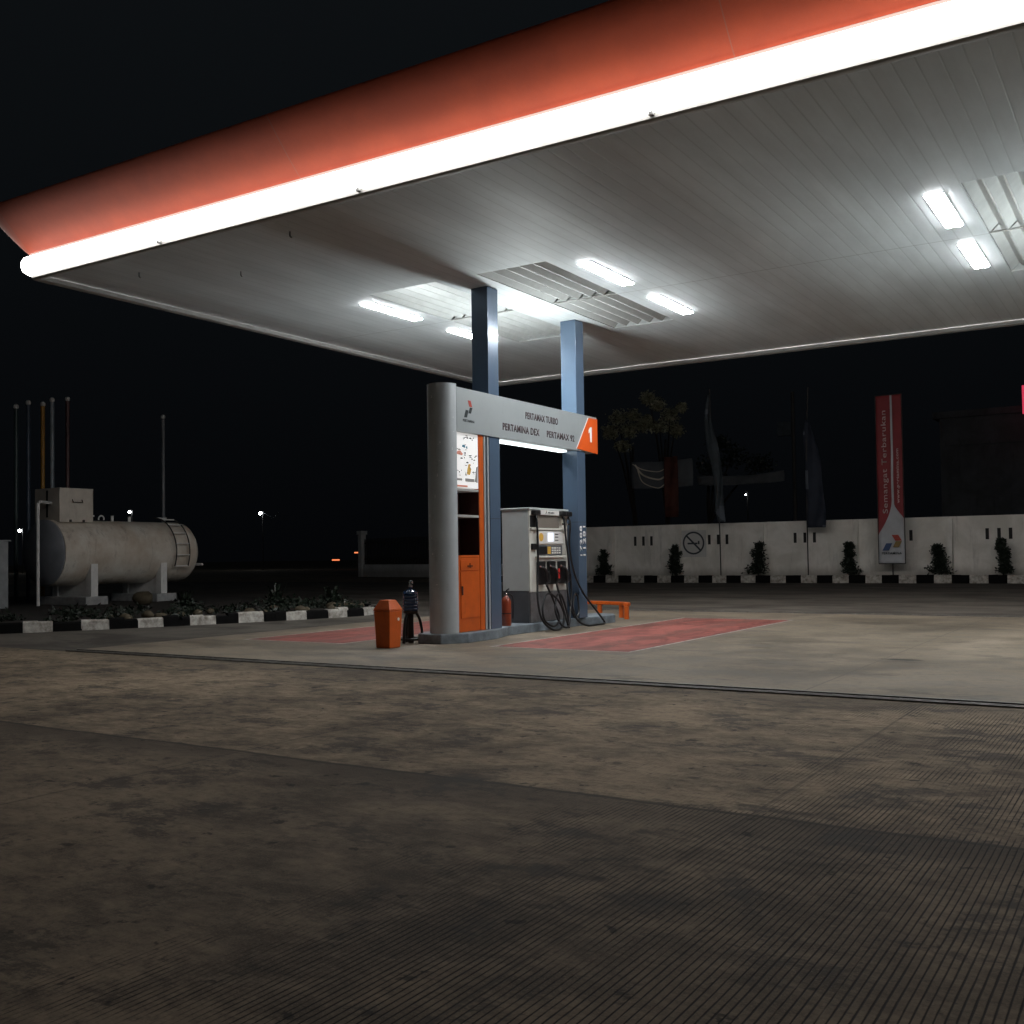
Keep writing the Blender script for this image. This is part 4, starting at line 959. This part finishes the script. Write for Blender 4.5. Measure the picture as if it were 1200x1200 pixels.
# ------------------------------------------------------------------ beyond the wall
def tree(name, lab, x, y, h, cents, n, size, mt, seed, limbs):
    r2 = random.Random(seed); t = thing(name, lab, 'tree', (x, y, 0))
    m = MB(); m.tube(spline([(0, 0, 0), (.1, 0, h*.3), (-.1, .1, h*.55), (.05, 0, h*.8)], 5), [.2-.14*k/15 for k in range(16)], 8)
    for l in limbs: m.tube(spline([(0, 0, h*.4), (l[0]*.5, l[1]*.5, h*.4+(l[2]-h*.4)*.6), l], 5), [.09-.07*k/10 for k in range(11)], 6)
    m.build('trunk', 'bark', t, smooth=True)
    m = MB(); leaf_cloud(m, cents, n, size, r2, .3); m.build('crown', mt, t, fix=False)
c1 = [((-.9, 0, 9.1), .75, .6, .65), ((-.3, .2, 8.4), .7, .6, .5), ((-1.4, 0, 8.4), .65, .6, .55), ((.1, 0, 9.2), .5, .5, .45), ((-.6, 0, 7.5), .6, .5, .4), ((.6, .2, 8.6), .5, .5, .4)]
tree('leafy_tree', 'dimly lit leafy tree beyond the wall, nearest the orange number panel', -25.6, 53.6, 9.3, c1, 3000, .165, 'leaf_lit', 31, [(-.9, 0, 9.1), (-.3, .2, 8.3), (-1.3, 0, 8.3)])
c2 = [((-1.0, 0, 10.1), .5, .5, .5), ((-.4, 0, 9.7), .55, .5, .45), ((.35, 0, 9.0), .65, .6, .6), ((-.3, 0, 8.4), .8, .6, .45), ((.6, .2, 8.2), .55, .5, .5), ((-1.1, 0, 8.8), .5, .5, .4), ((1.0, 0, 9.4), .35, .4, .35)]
tree('leafy_tree', 'dimly lit leafy tree beyond the wall above the hanging banners', -23.6, 53.6, 9.6, c2, 3300, .165, 'leaf_lit', 32, [(-.9, 0, 10), (.35, 0, 9), (-.3, 0, 8.3), (.5, .2, 8.1)])
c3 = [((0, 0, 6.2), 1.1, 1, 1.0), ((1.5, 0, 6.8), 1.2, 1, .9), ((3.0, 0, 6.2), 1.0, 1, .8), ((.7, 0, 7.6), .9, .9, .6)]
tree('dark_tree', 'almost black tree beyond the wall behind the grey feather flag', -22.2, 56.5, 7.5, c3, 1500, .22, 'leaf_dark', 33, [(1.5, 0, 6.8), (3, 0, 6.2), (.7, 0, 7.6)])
def hung(name, lab, x0, x1, z0, z1, y, mt, sag, cat='banner'):
    m = MB(); vs = []; n = 16
    for i in range(n+1):
        u = i/n; x = x0+(x1-x0)*u; s_ = sag*4*u*(1-u)
        for k in range(5): z = z1+(z0-z1)*k/4-s_*(1 if k < 4 else .7); vs.append((x, y-.05*math.sin(u*9+k), z))
    fs = [(i*5+k, i*5+k+1, i*5+k+6, i*5+k+5) for i in range(n) for k in range(4)]
    o = m.add(vs, fs).build(name, mt, None, smooth=True, fix=False); s_ = o.modifiers.new('thick', 'SOLIDIFY'); s_.thickness = .01
    return tag(o, lab, cat)
q = 53/60
o = hung('hanging_banner', 'dark hanging banner with pale curved lines beyond the wall', -28.75*q, -24.6*q, 5.0*1.0, 6.5, 53, 'fabric_grey', .08)
for k, (za, zb, zc) in enumerate(((6.35, 5.85, 5.98), (6.3, 5.42, 5.55), (6.0, 4.95, 5.15))):
    p = [(-28.6*q+.15*k, 52.88, za), (-27.9*q, 52.88, (za+2*zb)/3), (-26.9*q, 52.88, zb), (-26.4*q, 52.88, zc)]
    MB().tube(spline(p, 6), .05 if k == 1 else .03, 6).build('curved_line', 'rope', o, smooth=True)
hung('hanging_banner', 'pale sagging cloth strip beyond the wall right of the grey flag', -24.3*q, -18.9*q, 5.0, 5.55, 53, 'fabric_pale', .15)
o = hung('vertical_banner', 'dim reddish vertical banner hanging beyond the wall', -26.3*q, -25.4*q, 3.3, 6.6, 52.6, mat('dim_red_cloth', (.13, .04, .028), .8, var=.5, vscale=2), 0)
up = thing('utility_pole', 'dark utility pole with a small box beyond the wall near the navy flag', 'pole', (-18.0, 59, 0))
MB().tube([(0, 0, 0), (0, 0, 10.5)], .10, 8).build('pole', 'dark_iron', up, smooth=True)
MB().box(-.9, -.1, -.12, .12, 8.0, 8.8).build('box', 'flag_teal', up, bevel=.02)
bd = thing('flat_roofed_building', 'dim flat roofed building beyond the wall at the right', 'building', (-5, 62, 0))
MB().box(-10.3, 3, 60, 70, 0, 8.4).build('walls', 'bld', bd)
MB().box(-10.6, 3.3, 59.7, 70.3, 8.401, 8.75).build('roof_slab', 'bld', bd)
MB().box(-10.3, 3, 59.9, 59.998, 6.9, 7.1).build('string_course', 'bld', bd)
rel(bd)
sg = thing('red_sign', 'glowing red sign cut by the right picture edge', 'sign', (-5.9, 58, 0))
MB().box(-6.02, -4.9, 58, 58.12, 8.1, 9.55).build('panel', 'redglow', sg, bevel=.02); MB().tube([(-5.4, 58.2, 0), (-5.4, 58.2, 9.4)], .08, 8).build('post', 'dark_iron', sg); rel(sg)

# left distance
lw = thing('low_wall', 'low pale wall with a dark picket fence behind the rounded pillar', 'wall', (-44, 55, 0))
d = Vector((-33.5, 52.0, 0))-Vector((-47.6, 56.0, 0)); a = math.atan2(d.y, d.x); L = d.length
lw.location = (-47.6, 56.0, 0); lw.rotation_euler = (0, 0, a)
MB().box(0, L, -.1, .1, 0, .85).build('base', 'lowwall', lw)
gp = MB().box(-.35, 0.05, -.2, .2, 0, 2.95); gp.box(-.42, .12, -.26, .26, 2.951, 3.2); gp.build('pillar', 'lowwall', lw)
m = MB(); x = .2
while x < L: m.box(x, x+.06, -.02, .02, .851, 2.6+.08*random.random()); x += .17
m.box(.1, L, .025, .05, 1.2, 1.27); m.box(.1, L, .025, .05, 2.3, 2.37); m.build('pickets', 'dark_iron', lw)
for (x, y, z, arm, lab) in ((-116.9, 90, 7.84, 0, 'distant white street lamp shining just above the tank'), (-92.6, 90, 6.85, 1, 'distant white street lamp with a bent arm right of the tank'), (-118, 75, 5.2, 0, 'distant white lamp shining beside the left end of the tank'), (-28.7, 81, 5.95, 0, 'tiny far street lamp seen beyond the wall right of the grey flag')):
    t = thing('street_lamp', lab, 'street lamp', (x, y, 0), 'far street lamps')
    s_ = .17 if x < -60 else .05
    MB().tube([(0, .4, 0), (0, .4, z+.3)], .05, 6).build('post', 'dark_iron', t)
    if arm: MB().tube([(0, 0, z+.25), (2.3, 0, z-.62), (3.1, 0, z+.1)], .06, 6).build('arm', 'pole_pale', t)
    else: MB().tube([(0, .4, z+.3), (0, 0, z+.28)], .04, 6).build('arm', 'dark_iron', t)
    m = MB().lathe([(.02, s_), (s_*.8, s_*.6), (s_, 0), (s_*.7, -s_*.7), (.02, -s_)], (0, 0, z), 12); m.build('lamp_head', 'lamp_far', t, smooth=True)
for (x, y, z, w, lab) in ((-80.6, 90, 1.1, .55, 'dim red orange light low in the far left dark'), (-77.4, 90, 1.9, .4, 'amber light just left of the white gate pillar')):
    t = thing('marker_light', lab, 'light', (x, y, 0)); MB().box(-w, w, -.05, .05, z-.07, z+.07).build('lens', 'amber', t, bevel=.03); MB().tube([(0, .1, 0), (0, .1, z)], .04, 6).build('post', 'dark_iron', t)

# ------------------------------------------------------------------ world, camera
w = bpy.data.worlds.new('World'); S.world = w; w.use_nodes = True
nt = w.node_tree; bg = nt.nodes['Background']
tc = nt.nodes.new('ShaderNodeTexCoord'); sp_ = nt.nodes.new('ShaderNodeSeparateXYZ'); cr = nt.nodes.new('ShaderNodeValToRGB')
nt.links.new(tc.outputs['Generated'], sp_.inputs[0]); nt.links.new(sp_.outputs['Z'], cr.inputs['Fac']); nt.links.new(cr.outputs['Color'], bg.inputs['Color'])
cr.color_ramp.elements[0].position = 0; cr.color_ramp.elements[0].color = (.0010, .0012, .0016, 1)
cr.color_ramp.elements[1].position = .55; cr.color_ramp.elements[1].color = (.0036, .0045, .0053, 1)
bg.inputs['Strength'].default_value = 1.0

yaw, pitch, roll = rad(-32.24567), rad(1.76824), rad(-.82499)
f_ = Vector((math.sin(yaw)*math.cos(pitch), math.cos(yaw)*math.cos(pitch), math.sin(pitch)))
r_ = Vector((math.cos(yaw), -math.sin(yaw), 0)); u_ = r_.cross(f_)
r2_ = math.cos(roll)*r_+math.sin(roll)*u_; u2_ = -math.sin(roll)*r_+math.cos(roll)*u_
cam = bpy.data.cameras.new('Camera'); co = bpy.data.objects.new('Camera', cam); COL.objects.link(co)
co.matrix_world = Matrix(((r2_.x, u2_.x, -f_.x, 0), (r2_.y, u2_.y, -f_.y, 0), (r2_.z, u2_.z, -f_.z, 1.35), (0, 0, 0, 1)))
cam.sensor_width = 36; cam.lens = 36*1218.92/1200; cam.shift_x = .00067; cam.shift_y = .01088; cam.clip_start = .05; cam.clip_end = 2000
S.camera = co
S.view_settings.view_transform = 'Standard'; S.view_settings.look = 'None'; S.view_settings.exposure = .3; S.view_settings.gamma = 1
S.cycles.use_denoising = True
S.cycles.max_bounces = 8
S.cycles.sample_clamp_indirect = 6
